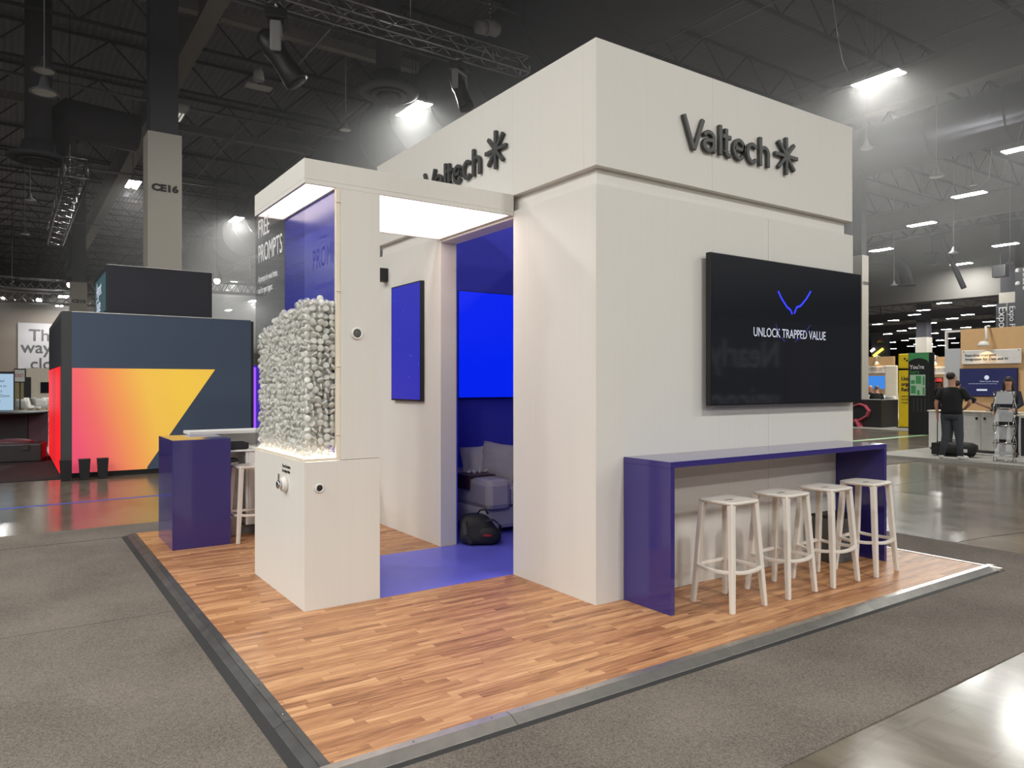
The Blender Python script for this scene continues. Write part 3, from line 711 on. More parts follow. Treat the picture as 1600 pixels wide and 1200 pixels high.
# ============================================================ LEFT: PLINTH, DESK, STOOL
pl = tag(box('display_plinth', (1.295, 7.715, 0), (1.84, 8.51, 1.07), 'blue', bevel=.002), 'glossy indigo plinth standing at the left edge of the booth floor', 'plinth')
dk = empty('reception_desk', (1.86, 7.95, 0), 0, 'white reception desk with an open shelf behind the indigo plinth', 'desk')
o = dk.location
def dp(name, a, b, m, bevel=.003): return box(name, Vector(a)-o, Vector(b)-o, m, dk, bevel)
dp('desk_top', (1.60, 8.52, 1.065), (3.2, 8.86, 1.10), 'paper')
dp('back_panel', (1.86, 8.84, .1), (3.2, 8.86, 1.064), 'paper')
dp('shelf', (1.85, 8.10, .895), (3.2, 8.83, .915), 'paper')
dp('cupboard_front', (2.12, 8.12, .10), (3.2, 8.14, .894), 'paper')
dp('side_panel', (2.09, 8.121, .10), (2.118, 8.83, .894), 'paper')
dp('plinth_base', (2.0, 8.16, .0), (3.2, 8.80, .0995), 'hallwall')
tb = empty('desk_tray', (1.98, 8.22, .9155), 0, 'black open tray on the white desk shelf beside the plinth', 'tray')
mb = MB(); mb.box((-.11, -.10, 0), (.13, .12, .012)); mb.box((-.12, -.11, .012), (.14, -.10, .075)); mb.box((-.12, .12, .012), (.14, .13, .075)); mb.box((-.12, -.099, .012), (-.11, .119, .075)); mb.box((.13, -.099, .012), (.14, .119, .075))
mb.build('tray_shell', 'black', tb, .003)
wb = empty('waste_bin', (1.935, 8.11, 0), 0, 'slim steel waste bin squeezed behind the indigo plinth', 'bin')
MB().lathe([(.085, 0), (.09, .02), (.09, .78), (.085, .79)], (0, .05, 0), 24).build('bin_body', mat('warm_grey_steel', (150, 142, 136), .35, .4), wb)
MB().lathe([(.086, .79), (.086, .815), (.05, .83)], (0, .05, 0), 24).build('bin_lid', 'black', wb)
stool(2.065, 7.86, R(4), 'white plastic bar stool at the reception desk, half hidden by the dispenser tower', 'stool at the reception desk')

# ============================================================ LEFT: NAVY BOOTH WITH THE GRADIENT PRINT
nb = empty('navy_booth', (.88, 14.88, FL), 0, 'big navy booth wall with a pink to yellow slanted print and red lit end', 'exhibition stand')
o = nb.location
yn = 14.88
def npb(name, a, b, m, bevel=0, parent=None): return box(name, Vector(a)-o, Vector(b)-o, m, parent or nb, bevel)
npb('print_wall', (.88, yn, FL+.09), (3.93, yn+.35, 2.88), 'navy')
npb('skirting', (.88, yn+.03, FL), (3.93, yn+.35, FL+.089), 'black')
pg = MB(); pg.add([Vector((x, yn-.004, z))-o for x, z in [(.885, .06), (2.07, .06), (2.075, .10), (3.256, 1.90), (.885, 1.90)]], [(0, 1, 2, 3, 4)])
pg.build('slanted_print', 'grad', nb)
npb('top_edge', (.88, yn-.006, 2.8805), (3.93, yn+.35, 2.895), 'steel')
npb('corner_frame', (.735, yn, FL), (.8795, yn+.35, 2.89), 'frame')
npb('end_frame', (.735, yn+.351, FL), (.85, yn+5.1, 2.90), 'frame')
npb('end_panel', (.725, yn+.45, 1.95), (.7349, yn+4.9, 2.78), 'navydark')
npb('red_light_panel', (.722, yn+.45, .02), (.7349, yn+4.9, 1.93), 'redglow')
npb('red_light_core', (.7195, yn+1.9, .04), (.7219, yn+3.2, 1.90), 'redcore')
npb('far_end_post', (3.931, yn, FL), (3.98, yn+.3, 2.86), 'black')
npb('neon_tube', (4.0, yn+.02, .45), (4.035, yn+.06, 1.95), 'purple')
npb('violet_wall', (3.99, yn+.4, .2), (5.2, yn+.45, 2.0), glow('violet_lit_wall', (70, 20, 190), 1.0))
# dark cube sign above
cb = empty('cube_sign', (1.52, 15.9, 2.9), 0, 'near-black cube sign standing on top of the navy booth', 'sign'); oc = cb.location
box('cube_body', Vector((1.52, 15.9, 2.9))-oc, Vector((3.42, 18.3, 3.905))-oc, 'navydark', cb, .006)
box('cube_plinth', Vector((1.62, 16.0, 2.4))-oc, Vector((3.3, 18.2, 2.899))-oc, 'black', cb)
box('edge_trim', Vector((1.515, 15.895, 3.9055))-oc, Vector((3.425, 15.915, 3.915))-oc, 'steel', cb)
box('lit_side', Vector((1.514, 16.1, 3.05))-oc, Vector((1.5195, 18.2, 3.80))-oc, mat('teal_lit_fabric', (60, 90, 96), .6, emis=(40, 64, 70), es=.8, noise=.1), cb)
text('Agent\nSuite', 'lit_side_text', .42, Vector((1.5125, 17.9, 3.45))-oc, 'textwhite', cb, SIDE, 1, .001, leading=.8)
for k, (a_, lab) in enumerate([(.775, 'black tapered waste bin before the red lit end of the navy booth'), (1.055, 'black tapered waste bin standing before the pink part of the print, middle of three'), (1.33, 'black tapered waste bin furthest right of the three before the print')]):
    tb_ = empty('waste_bin', (a_, 14.63, FL), 0, lab, 'bin', 'black bins before the navy booth')
    MB().prism([(-.068, 0), (.068, 0), (.088, .345), (-.088, .345)], -.07, .07, 'xz').build('bin_body', 'black', tb_, .006)
    MB().box((-.091, -.073, .3455), (.091, .073, .358)).build('bin_rim', 'rubber', tb_, .003)

# far left things
bl = empty('black_counter', (-1.2, 21.4, FL), 0, 'dark demo counter at the far left with a curved black top', 'counter')
MB().box((0, 0, 0), (1.55, .9, .93)).build('counter_body', 'case', bl, .02)
MB().box((1.56, .05, .1), (1.97, .7, .93)).build('side_panel', 'darkpink', bl)
MB().lathe([(.001, .931), (1.15, .931), (1.17, .955), (1.15, .98), (.001, .98)], (.85, .5, 0), 36).build('counter_top', 'black', bl)
kd = empty('info_display', (-1.0, 23.2, FL), 0, 'upright pale blue information screen behind the dark counter', 'display')
x0 = onY(0, 600, 23.2).x; x1 = onY(21, 600, 23.2).x; zt = onY(0, 582, 23.2).z
MB().box((x0+.2, 0, .0), (x1+1.0+.03, .08, zt+.06)).build('housing', 'bezel', kd)
MB().box((x0+.25, -.006, .5), (x1+1.0, -.0005, zt)).build('screen', 'screenpale', kd)
text('bolded\nmore to\nevery\nour Demo\nbase', 'screen_text', .10, Vector((x1-.42, 23.19, zt-.25))-kd.location, 'textdark', kd, FRONT, .8, .001, leading=1.3)
cs = empty('road_case', (.05, 18.9, FL), R(-8), 'open black hard equipment case on the dark floor by the counter', 'case'); cs.scale = (1.35,)*3
MB().box((-.42, -.3, 0), (.42, .3, .30)).build('case_shell', 'case', cs, .03)
MB().box((-.45, .0, .34), (.33, .36, .40), Matrix.Translation((-.42, .0, 0)) @ Matrix.Rotation(R(-62), 4, 'Y') @ Matrix.Translation((.1, 0, -.3))).build('case_lid', 'case', cs, .02)
MB().ball((0, 0, .30), .26, 14, 7, (1.1, .8, .25)).build('foam_lining', 'darkpink', cs)
for sx in (-.2, .2): MB().box((sx-.04, -.32, .2), (sx+.04, -.3005, .28)).build('latch', 'rubber', cs)
struct(box('dark_booth_carpet', (-9, 14.9, FL), (.73, 40, FL+.01), mat('black_carpet', (30, 29, 32), .95)))
# banner on the end wall
bz = onY(28, 504, 60); bz2 = onY(28, 588, 60)
struct(box('wall_banner_backing', (-30, 60.3, FL), (12, 60.8, 8.2), 'endwall'))
bw_ = empty('wall_banner', (bz.x, 60.2, 2.1), 0, 'pale grey wall banner with huge black words, far left', 'banner')
MB().box((0, 0, 0), (4.6, .05, 3.72)).build('banner_sheet', mat('pale_banner', (128, 127, 130), .8), bw_)
text('The new', 'banner_text', 1.12, (.62, -.02, 2.52), 'textdark', bw_, FRONT, 1, .005, bold=.012)
text('way to', 'banner_text', 1.12, (.17, -.02, 1.68), 'textdark', bw_, FRONT, 1, .005, bold=.012)
text('cloud', 'banner_text', 1.12, (.68, -.02, .55), 'textdark', bw_, FRONT, 1, .005, bold=.012)
# bright cafe area far left: white chairs, pale floor, wood column
cf = struct(box('cafe_carpet', (.2, 30, FL), (2.6, 58, FL+.02), 'carpet_pale'))
tag(box('wood_column', (.02, 34.0, FL), (.42, 34.4, 2.15), mat('olive_wood', (132, 118, 84), .6)), 'short olive wood post behind the dark counter, far left', 'post')
ex = empty('exit_sign', (onY(22, 582, 30).x, 30, onY(22, 598, 30).z), 0, 'white sign with red EXIT letters in a black frame, far left', 'sign')
MB().box((0, 0, 0), (.34, .05, .48)).build('sign_frame', 'black', ex); MB().tube([(.17, .025, 0), (.17, .025, FL-ex.location.z)], .02, 8).build('pole', 'black', ex)
MB().box((.02, -.006, .04), (.30, -.0005, .44)).build('sign_face', 'paper', ex)
text('EXIT', 'sign_text', .17, (.025, -.012, .19), 'red', ex, FRONT, .72, .002)
def shell_chair(name, x, y, rz, label, group, shellm='paper', legm='wooden', z=FL+.02, sc_=1.0):
    c = empty(name, (x, y, z), rz, label, 'chair', group); c.scale = (sc_,)*3
    mb = MB(); vs = []; fs = []
    prof = [(-.22, .42), (-.12, .43), (.02, .425), (.12, .45), (.18, .56), (.21, .70), (.22, .80)]
    for i, (yy, zz_) in enumerate(prof):
        for k in range(7):
            f = k/3-1; vs.append((f*.23*(1 if i < 4 else .95-.08*(i-4)), yy-(.05*f*f if i > 3 else 0), zz_+(.05*f*f if i < 4 else 0)))
    for i in range(6):
        for k in range(6): fs.append((i*7+k, i*7+k+1, (i+1)*7+k+1, (i+1)*7+k))
    s = mb.add(vs, fs, True).build('seat_shell', shellm, c); m_ = s.modifiers.new('t', 'SOLIDIFY'); m_.thickness = .02
    for sx in (-1, 1):
        for sy in (-1, 1): MB().tube([(sx*.10, sy*.10, .42), (sx*.22, sy*.22, 0)], [.016, .011], 8).build('leg', legm, c)
    return c
ch0 = None
for k, (u, d_) in enumerate([(37, 32.4), (44, 35.5), (52, 32.8), (58, 36), (66, 33.2), (70, 35.8)]):
    p_ = onY(u, 600, d_)
    if ch0 is None: ch0 = shell_chair('shell_chair', p_.x, d_, R(150), 'white shell chair on wooden legs in the bright cafe area, far left', 'white cafe chairs far left', z=FL+.3)
    else:
        c = clone(ch0); c.location = (p_.x, d_, FL+.3); c.rotation_euler = (0, 0, R(40*k)); tag(c, 'white shell chair on wooden legs in the bright cafe area, far left', 'chair', 'white cafe chairs far left')
struct(box('cafe_platform', (.45, 31, FL+.02), (2.6, 40, FL+.299), 'carpet_pale'))
fb = empty('far_booth_wall', (.5, 44, FL), 0, 'pale far booth wall with a small black screen, between banner and red panel', 'booth wall')
MB().box((.0, 0, 0), (2.4, .1, 2.45)).build('wall_board', 'cream', fb); MB().box((.75, -.04, 1.2), (1.25, -.0005, 1.75)).build('screen', 'blackgloss', fb); MB().box((.0, -.06, .9), (.35, -.0005, 2.0)).build('dark_panel', 'black', fb)

# ============================================================ COLUMNS
def column(x, y, w_, top, txt, tz, ts, label, txt_face='front'):
    c = empty('hall_column', (x, y, FL), 0, label, 'column', 'hall columns')
    MB().box((0, 0, 0), (w_, w_, top-FL)).build('column_cladding', 'column', c, .004)
    MB().box((.06, .06, top-FL+.0005), (w_-.06, w_-.06, 12.6-FL-.01)).build('steel_shaft', 'joist', c)
    if txt: text(txt, 'column_number', ts, (w_/2, -.003, tz-FL), 'textdark', c, FRONT, 1.2, .001, 'CENTER', bold=.012)
    return c
column(2.441, 17.442, .68, 7.1, 'CE16', onY(258, 299, 17.44).z, .2, 'tall grey column numbered CE16 behind the navy booth')
p_ = G(112, 440, 7.1); column(p_.x*.98, p_.y, .78, 7.1, 'CE10', onY(122, 473, p_.y).z, .24, 'distant grey column numbered CE10 above the navy booth corner')
p_ = G(1347, 398, 7.1); column(p_.x, p_.y, .5, 7.1, 'CE18', onY(1354, 445, p_.y).z, .17, 'lit column numbered CE18 just right of the television')
p_ = onX(1571, 600, 48.9)
ec = column(49.1, onX(1586, 470, 49).y+.0, .9, 7.1, None, 0, 0, 'wide grey column beside the hall opening with hanging vertical banners')
cc = onX(1571, 600, 49)
for k, (u0, u1) in enumerate([(1556, 1572), (1574, 1586)]):
    ya, yb = onX(u1, 500, 48.8).y, onX(u0, 500, 48.8).y
    vb = empty('column_banner', (48.8, ya, .8), 0, ['dark vertical banner with white sideways lettering on the opening column, left of the pair', 'dark vertical banner with white sideways lettering on the opening column, right of the pair'][k], 'banner', 'sideways lettered column banners')
    MB().box((0, 0, 0), (.05, yb-ya, onX(1565, 474, 48.8).z-.8)).build('banner_sheet', mat('slate_banner', (74, 76, 84), .7), vb)
    text('Expo Passport', 'banner_text', .62 if k == 0 else .45, (-.012, (yb-ya)*.70, onX(1565, 479, 48.8).z-.8), 'printwhite', vb, SIDE, 1.0, .003, turn=R(-90))
p_ = G(1440, 529, 7.1)
column(88, onX(1448, 600, 88).y, 1.3, 7.1, None, 0, 0, 'far column in the next hall, between rows of lamps')

# ============================================================ ROOF STEEL, DUCTS
def ibeam(y0, y1, x, z, name, m='girder', w_=.32, h_=.62):
    mb = MB(); mb.box((x-w_/2, y0, z), (x+w_/2, y1, z+.05)); mb.box((x-w_/2, y0, z+h_-.05), (x+w_/2, y1, z+h_)); mb.box((x-.04, y0, z+.05), (x+.04, y1, z+h_-.05))
    return struct(mb.build(name, m))
for i, (x, z) in enumerate([(3.85, 10.2), (-13, 10.2), (22.6, 10.2), (41, 10.2)]): ibeam(-20, 95, x, z, 'ceiling_girder', 'girder', .42, 1.15)
for x in (62, 80, 100, 120, 145): ibeam(-20, 95, x, 10.2, 'ceiling_girder', 'joist', .42, 1.15)
def webjoist(y, x0, x1, z0, z1, step=.9):
    mb = MB(); mb.box((x0, y-.05, z0), (x1, y+.05, z0+.07)); mb.box((x0, y-.05, z1-.07), (x1, y+.05, z1))
    x = x0; k = 0
    while x < x1-step: mb.tube([(x, y, z0+.03 if k % 2 else z1-.03), (x+step, y, z1-.03 if k % 2 else z0+.03)], .028, 5, caps=False); x += step; k += 1
    return struct(mb.build('ceiling_joist', 'joist'))
for i in range(26):
    y = -6+i*3.6; webjoist(y, -26, 49.5, 11.4, 12.55, 1.1)
for i in range(9): webjoist(4+i*8, 51, 150, 11.4, 12.5, 2.4)
mb = MB()
for y in (9.5, 18.2, 27):
    for xa, xb in ((-12.7, 3.6), (4.1, 9.3)): mb.box((xa, y-.12, 10.25), (xb, y+.12, 10.5))
struct(mb.build('ceiling_cross_beam', 'girder'))
mb = MB()
for y, z, r_ in ((13.4, 9.9, .035), (16.2, 9.8, .03), (23.6, 9.9, .05), (31.6, 9.7, .05), (42, 9.6, .05)): mb.tube([(-25, y, z), (9.4, y, z)], r_, 6)
for x, z, r_ in ((6.3, 10.1, .03), (14.6, 10.9, .025), (15.3, 10.9, .02), (20.4, 10.9, .03), (31, 10.8, .05)): mb.tube([(x, -10, z), (x, 90, z)], r_, 6)
struct(mb.build('ceiling_conduit', mat('painted_conduit', (96, 94, 98), .5)))
def duct(x, y0, y1, z, r_):
    d = MB(); d.tube([(x, y0, z), (x, y1, z)], r_, 28)
    y = y0+1
    while y < y1: d.lathe([(r_, -.03), (r_+.025, -.03), (r_+.025, .03), (r_, .03)], (x, y, z), 28, axis='y'); y += 2.4
    o = d.build('air_duct', 'duct'); return o
tag(duct(10.9, 3, 60, 10.1, 1.25), 'fat round dark grey air duct running over the white stand', 'duct')
tag(duct(26.6, 2, 49, 10.35, .9), 'round dark air duct above the right aisle lamps', 'duct')
def diffuser(x, y, z, r_, lab):
    d = empty('air_diffuser', (x, y, z), 0, lab, 'air diffuser', 'round ceiling diffusers')
    MB().tube([(0, 0, .5), (0, 0, 12.55-z)], r_*.42, 18).build('drop_duct', 'duct', d)
    MB().lathe([(r_*.5, .5), (r_*.55, .25), (r_, .10), (r_, .05), (r_*.82, 0), (r_*.80, .04), (r_*.6, .06)], (0, 0, 0), 32).build('outer_cone', 'duct', d)
    MB().lathe([(r_*.62, .02), (r_*.60, -.04), (r_*.42, .03)], (0, 0, 0), 32).build('middle_cone', 'duct', d)
    MB().lathe([(r_*.36, .02), (r_*.34, -.06), (r_*.12, -.02)], (0, 0, 0), 32).build('centre_cone', 'duct', d)
    return d
p_ = G(607, 150, 8.2); diffuser(p_.x, p_.y, 8.2, .68, 'round dark ceiling diffuser hanging left of the bright twin lamp above the header')
p_ = G(60, 252, 7.6); diffuser(p_.x, p_.y, 7.6, .75, 'round dark ceiling diffuser high at the far left')
p_ = G(160, 175, 9.2)
tag(MB().tube([G(95, 250, 8.2)+Vector((0, 0, .5)), G(90, 200, 9), G(105, 185, 9.2), G(212, 209, 9.2)], .55, 20).build('duct_branch', 'duct'), 'bent dark duct branch in the dim upper left roof', 'duct')
# elbow duct on the hall wall to the right
e0 = [onX(u, v, 46) for u, v in [(1340, 404), (1380, 405), (1402, 410), (1412, 420), (1416, 436), (1417, 444)]]
el = empty('duct_elbow', e0[-1], 0, 'bent duct elbow dropping before the far grey wall, right of the television', 'duct')
MB().tube([e0[0]+Vector((0, 3.4, 0))-e0[-1]+Vector((0, 0, 12.5-e0[0].z)), e0[0]+Vector((0, 3.3, 0))-e0[-1], e0[0]+Vector((0, 2.9, 0))-e0[-1]]+[p-e0[-1] for p in e0], .35, 18).build('bent_pipe', 'ductdark', el)
MB().lathe([(.30, .10), (.36, 0), (.55, -.06), (.55, -.10), (.3, -.10)], (0, 0, 0), 24).build('flared_outlet', 'ductdark', el)
br = empty('wall_brace', (0, 0, 0), 0, 'slanted dark steel brace before the far grey wall at right', 'brace')
MB().tube([onX(1470, 370, 46), onX(1506, 450, 46)], .16, 8).build('brace_bar', 'joist', br)
mb = MB()
for x in (44,):
    for seg in range(9):
        a = onX(1352+seg*34, 384-seg*6.2, x); b = onX(1352+(seg+1)*34, 384-(seg+1)*6.2, x); m_ = onX(1352+(seg+.5)*34, 366-(seg+.5)*6.2, x)
        mb.tube([a, m_, b], .07, 5); mb.tube([a, b], .12, 6)
        mb.tube([onX(1352+(seg)*34, 366-(seg)*6.2, x), onX(1352+(seg+1)*34, 366-(seg+1)*6.2, x)], .09, 6)
struct(mb.build('ceiling_truss', 'joist'))

# ============================================================ HALL LAMPS
lamp_near = None; lamp_far = None
def lamp_model(t, near=True):
    bod = MB().box((-.22, -.60, .02), (.22, .60, .075)).build('lamp_housing', 'lampbody', t, .01)
    for sx in (-.125, .125):
        MB().add([(sx-.07, -.57, .012), (sx+.07, -.57, .012), (sx+.07, .57, .012), (sx-.07, .57, .012)], [(0, 1, 2, 3)]).build('led_strip', 'lampstrip', t)
    if not near: MB().tube([(0, 0, .07), (0, 0, 3.62)], .012, 4).build('hanging_wire', 'joist', t)
    if near: MB().tube([(-.1, -.45, .07), (0, -.1, .45), (0, 0, 3.62)], .006, 5).tube([(.1, .45, .07), (0, .1, .45), (0, 0, 3.62)], .006, 5).build('hanging_wire', 'joist', t)
def lamp(p, label, group, near=True, rz=0):
    global lamp_near, lamp_far
    src = lamp_near if near else lamp_far
    if src is None:
        t = empty('hall_lamp', p, rz, label, 'ceiling lamp', group); lamp_model(t, near)
        if near: lamp_near = t
        else: lamp_far = t
        return t
    t = clone(src); t.location = p; t.rotation_euler = (0, 0, rz); tag(t, label, 'ceiling lamp', group); return t
HG = 'lit twin-strip hall lamps'
for (u, v), lab in {
    (1372, 125): 'large bright twin-strip hall lamp, highest one at the upper right',
    (1514, 305): 'bright hall lamp right of the header, above the pair over the doorway lamps',
    (1600, 232): 'bright hall lamp cut by the right picture edge',
    (1440, 351): 'bright hall lamp midway between the highest one and the television corner',
    (1377, 391): 'bright hall lamp just above the CE18 column',
    (1571, 383): 'bright hall lamp before the grey wall nearest the right edge',
    (1502, 413): 'bright hall lamp crossing the slanted brace',
    (1454, 435): 'lowest bright hall lamp before the grey wall',
    (647, 173): 'bright twin-strip lamp above the side wordmark of the stand',
    (208, 289): 'bright twin-strip lamp just left of the CE16 column',
    (369, 344): 'bright twin-strip lamp right of the CE16 column',
}.items(): lamp(G(u, v, 8.3 if u == 647 else 9.0), lab, HG)
for (u, v) in [(1170, 0)]: pass
# unseen hall lamps beside and behind the viewer, some added at left for brightness
for x, y in [(-5, -4), (4.4, -4), (13.2, -4), (22, -4), (-5, 4.2), (-13.5, 4.2), (0, -12), (9, -12), (18, -12), (-9, -12), (-13.5, -4), (-5, 12.4), (-13.5, 12.4), (-9.3, 0), (-9.3, 8.3), (-13, 42), (31, -4), (27, -12), (-9, -20), (0, -20), (9, -20), (18, -20)]:
    lamp(Vector((x, y, 9.0)), 'unseen hall lamp placed beside or behind the viewer for its light', 'hall lamps out of view')
far = [(1475, 474), (1443, 485), (1429, 492), (1396, 501), (1547, 478), (1512, 492), (1488, 498), (1545, 503), (1455, 505), (1428, 513), (1371, 507), (1370, 478), (1479, 515), (1509, 512), (1409, 517), (1387, 522), (1459, 521), (1427, 529), (1414, 532), (1394, 535), (1452, 538), (1469, 532), (1433, 538), (1486, 529), (1492, 536), (1458, 542), (1471, 540), (1396, 545), (1423, 541), (1440, 546), (1518, 530), (1535, 521)]
for u, v in far: lamp(G(u, v, 9.0), 'small bright lamp in the rows seen through the opening to the next hall', 'lamps in the next hall', False)
farl = [(363, 442), (357, 485), (394, 471), (379, 503), (93, 478), (1, 466), (1, 481), (2, 493), (108, 464), (98, 464)]
for u, v in farl: lamp(G(u, v, 6.9 if u < 120 else 9.0), 'small bright lamp low in the dark far left of the hall', 'distant lamps at the left', False)
for u, v, z, lab in [(339, 439, 7.0, 'small round stage lamp right of the cube sign'), (109, 445, 7.5, 'small round stage lamp before the CE10 column'), (61, 469, 7.0, 'tiny round stage lamp left of the CE10 column')]:
    t = empty('stage_lamp', G(u, v, z), 0, lab, 'stage lamp', 'distant stage lamps')
    MB().ball((0, 0, 0), .16, 12, 8).build('lamp_lens', 'spotglow', t); MB().lathe([(.2, 0), (.22, .2), (.12, .45)], (0, 0, .1), 12).build('lamp_can', 'black', t); MB().tube([(0, 0, .5), (0, 0, 12.55-z)], .02, 6).build('rod', 'black', t)
p_ = G(272, 177, 9.0)
t = empty('hall_lamp', p_, 0, 'dimmed fluorescent hall lamp above the CE16 column at the end of the girder', 'ceiling lamp', 'dim hall lamps')
MB().box((-.28, -.6, .02), (.28, .6, .08)).build('lamp_housing', 'lampbody', t); MB().tube([(0, -.4, .07), (0, -.4, 3.58)], .01, 5).build('hanging_wire', 'joist', t); MB().tube([(0, .4, .07), (0, .4, 3.58)], .01, 5).build('hanging_wire', 'joist', t)
for k in range(6): MB().tube([(-.23+k*.092, -.05, .0), (-.23+k*.092, .57, .0)], .025, 6).build('fluorescent_tube', 'lampdim', t)
# switched-off bell pendants on rods
M['shade'] = mat('pale_lamp_shade', (92, 92, 95), .5); M['lensd'] = mat('frosted_lens', (200, 200, 196), .4)
for (u, v, z, rr, lab) in [(69, 112, 8.4, .24, 'unlit round pendant at the far upper left, the upper of two'), (69, 146, 7.6, .27, 'dark wider pendant at the far upper left, just below the pale one'), (58, 240, 8.6, .16, 'small unlit pendant before the round diffuser at the far left'),
        (540, 204, 8.4, .17, 'small unlit pendant between the moving head and the tower top'), (1354, 233, 8.2, .2, 'unlit pendant just right of the white header'), (1463, 277, 8.0, .24, 'unlit dark pendant right of the header, larger and lower'),
        (1490, 396, 7.5, .22, 'unlit pendant before the grey wall right of the elbow duct'), (1397, 446, 7.4, .2, 'unlit pendant next to the bent duct elbow'), (1578, 412, 7.5, .22, 'unlit pendant before the grey wall near the right edge'),
        (47, 313, 8.2, .2, 'small unlit pendant left of the receding box truss'), (39, 366, 8.0, .2, 'lowest small unlit pendant at the far left'), (1520, 290, 8.8, .16, 'tiny unlit pendant above the bright lamp right of the header')]:
    p_ = empty('bell_pendant', G(u, v, z), 0, lab, 'pendant lamp', 'unlit bell pendants')
    MB().lathe([(.02, rr*1.4), (rr*.25, rr*1.15), (rr*.4, rr*.5), (rr, .02), (rr, 0), (rr*.92, 0), (rr*.4, .1)], (0, 0, 0), 20).build('lamp_shade', 'shade', p_)
    MB().lathe([(rr*.84, .012), (rr*.8, .004), (.001, .004)], (0, 0, 0), 20).build('lens_disc', 'lensd', p_)
    MB().tube([(0, 0, rr*1.38), (0, 0, 12.57-z)], .012, 6).build('rod', 'lampbody', p_)

# ============================================================ STAGE TRUSSES, MOVING HEADS, HOIST
def truss(p0, p1, w_, r_, label, bays):
    p0, p1 = Vector(p0), Vector(p1); d = p1-p0; L = d.length; t_ = d.normalized(); s = t_.cross(Vector((0, 0, 1))).normalized(); up = s.cross(t_)
    t = empty('lighting_truss', p0, 0, label, 'truss', 'stage lighting trusses')
    cs = [(-1, -1), (1, -1), (1, 1), (-1, 1)]
    def P(f, c): return t_*(L*f)+s*c[0]*w_/2+up*c[1]*w_/2
    for c in cs: MB().tube([P(0, c), P(1, c)], r_, 8).build('chord_tube', 'truss', t)
    mb = MB()
    for k in range(bays):
        for i in range(4):
            a, b = cs[i], cs[(i+1) % 4]
            mb.tube([P(k/bays, a if k % 2 else b), P((k+1)/bays, b if k % 2 else a)], r_*.5, 5)
    for f in (0, 1):
        for i in range(4): mb.tube([P(f, cs[i]), P(f, cs[(i+1) % 4])], r_*.8, 6)
    mb.build('bracing', 'truss', t)
    for f in (.25, .8): MB().tube([t_*(L*f)+Vector((0, 0, w_/2)), t_*(L*f)+Vector((0, 0, 12.55-(p0+t_*(L*f)).z))], .012, 5).build('hanging_chain', 'truss', t)
    return t
ye = G(820, 105, 8.5)
truss((ye.x, ye.y, 8.5), (ye.x-11, ye.y, 8.5), .34, .026, 'black box truss crossing the roof toward the top of the white header', 26)
lt = G(120, 262, 7.2)
truss((lt.x, lt.y, 7.2), (lt.x, lt.y+11, 7.2), .50, .035, 'box truss receding at the left above the navy booth', 20)
for (u0, u1, v, y_) in [(0, 150, 440, 52), (0, 150, 462, 50), (330, 400, 448, 46)]:
    a = onY(u0, v, y_); b = onY(u1, v+4, y_); truss((a.x-1, y_, a.z), (b.x+.5, y_, a.z), .6, .05, 'distant black box truss in the far left of the hall' if u0 == 0 and v == 440 else ('lower distant black box truss in the far left of the hall' if u0 == 0 else 'distant black box truss right of the cube sign'), 14)
def moving_head(p, rz, tilt, lab):
    t = empty('moving_head_light', p, rz, lab, 'stage light', 'moving head lights on the truss')
    MB().box((-.20, -.14, -.13), (.20, .14, 0)).build('base_box', 'black', t, .02)
    MB().tube([(0, 0, -.13), (0, 0, -.17)], .09, 16).build('swivel', 'black', t)
    y_ = MB(); y_.box((-.19, -.07, -.22), (.19, .07, -.17)); y_.box((-.215, -.07, -.56), (-.165, .07, -.17)); y_.box((.165, -.07, -.56), (.215, .07, -.17)); y_.build('yoke', 'lampbody', t, .02)
    mt = Matrix.Translation((0, 0, -.50)) @ Matrix.Rotation(tilt, 4, 'X')
    MB().lathe([(.08, .30), (.13, .24), (.15, .05), (.13, -.05), (.14, -.26), (.16, -.44), (.15, -.46)], (0, 0, 0), 24, mt).build('lamp_head', 'black', t)
    MB().lathe([(.135, -.462), (.11, -.475), (.001, -.48)], (0, 0, 0), 24, mt).build('lens', 'blackgloss', t)
    MB().tube([(-.1, 0, 0), (-.1, 0, .17)], .02, 8).tube([(.1, 0, 0), (.1, 0, .17)], .02, 8).build('clamp', 'chrome', t)
    return t
pm = onY(718, 98, ye.y); moving_head((pm.x, ye.y, 8.16), R(30), R(-22), 'dark moving head stage light hanging from the truss by the header')
pm = onY(432, 60, ye.y); m2 = moving_head((pm.x, ye.y, 8.12), R(70), R(-35), 'large dark moving head stage light at the upper left of the truss')
m2.scale = (1.35,)*3
hp = onY(765, 45, ye.y)
ho = empty('chain_hoist', hp, 0, 'chain hoist motor hanging above the truss end', 'hoist')
MB().tube([(-.30, 0, -.05), (-.10, 0, 0)], [.13, .14], 16).tube([(-.10, 0, 0), (.14, 0, .04)], .17, 18).tube([(.14, 0, .04), (.20, 0, .05)], .14, 16).build('motor_body', 'lampbody', ho)
ch = MB()
for k in range(30): ch.lathe([(.012, 0), (.02, .02), (.012, .05)], (.02*(k % 2), 0, .15+k*.09), 6)
ch.build('chain', 'chrome', ho)
MB().tube([(.0, 0, -.12), (-.12, .15, -.62)], .012, 6).tube([(.05, 0, -.12), (.12, -.15, -.62)], .012, 6).tube([(.02, 0, -.12), (.2, .12, -.60)], .012, 6).tube([(.02, 0, -.12), (-.18, -.12, -.60)], .012, 6).build('steel_slings', 'truss', ho)
spk = MB().lathe([(.06, .22), (.10, .15), (.13, -.02), (.11, -.06), (.01, -.06)], G(404, 122, 8.6), 18).box(G(404, 122, 8.6)+Vector((-.28, -.15, -.22)), G(404, 122, 8.6)+Vector((.28, .15, -.20))).build('ceiling_access_point', 'lampbody')
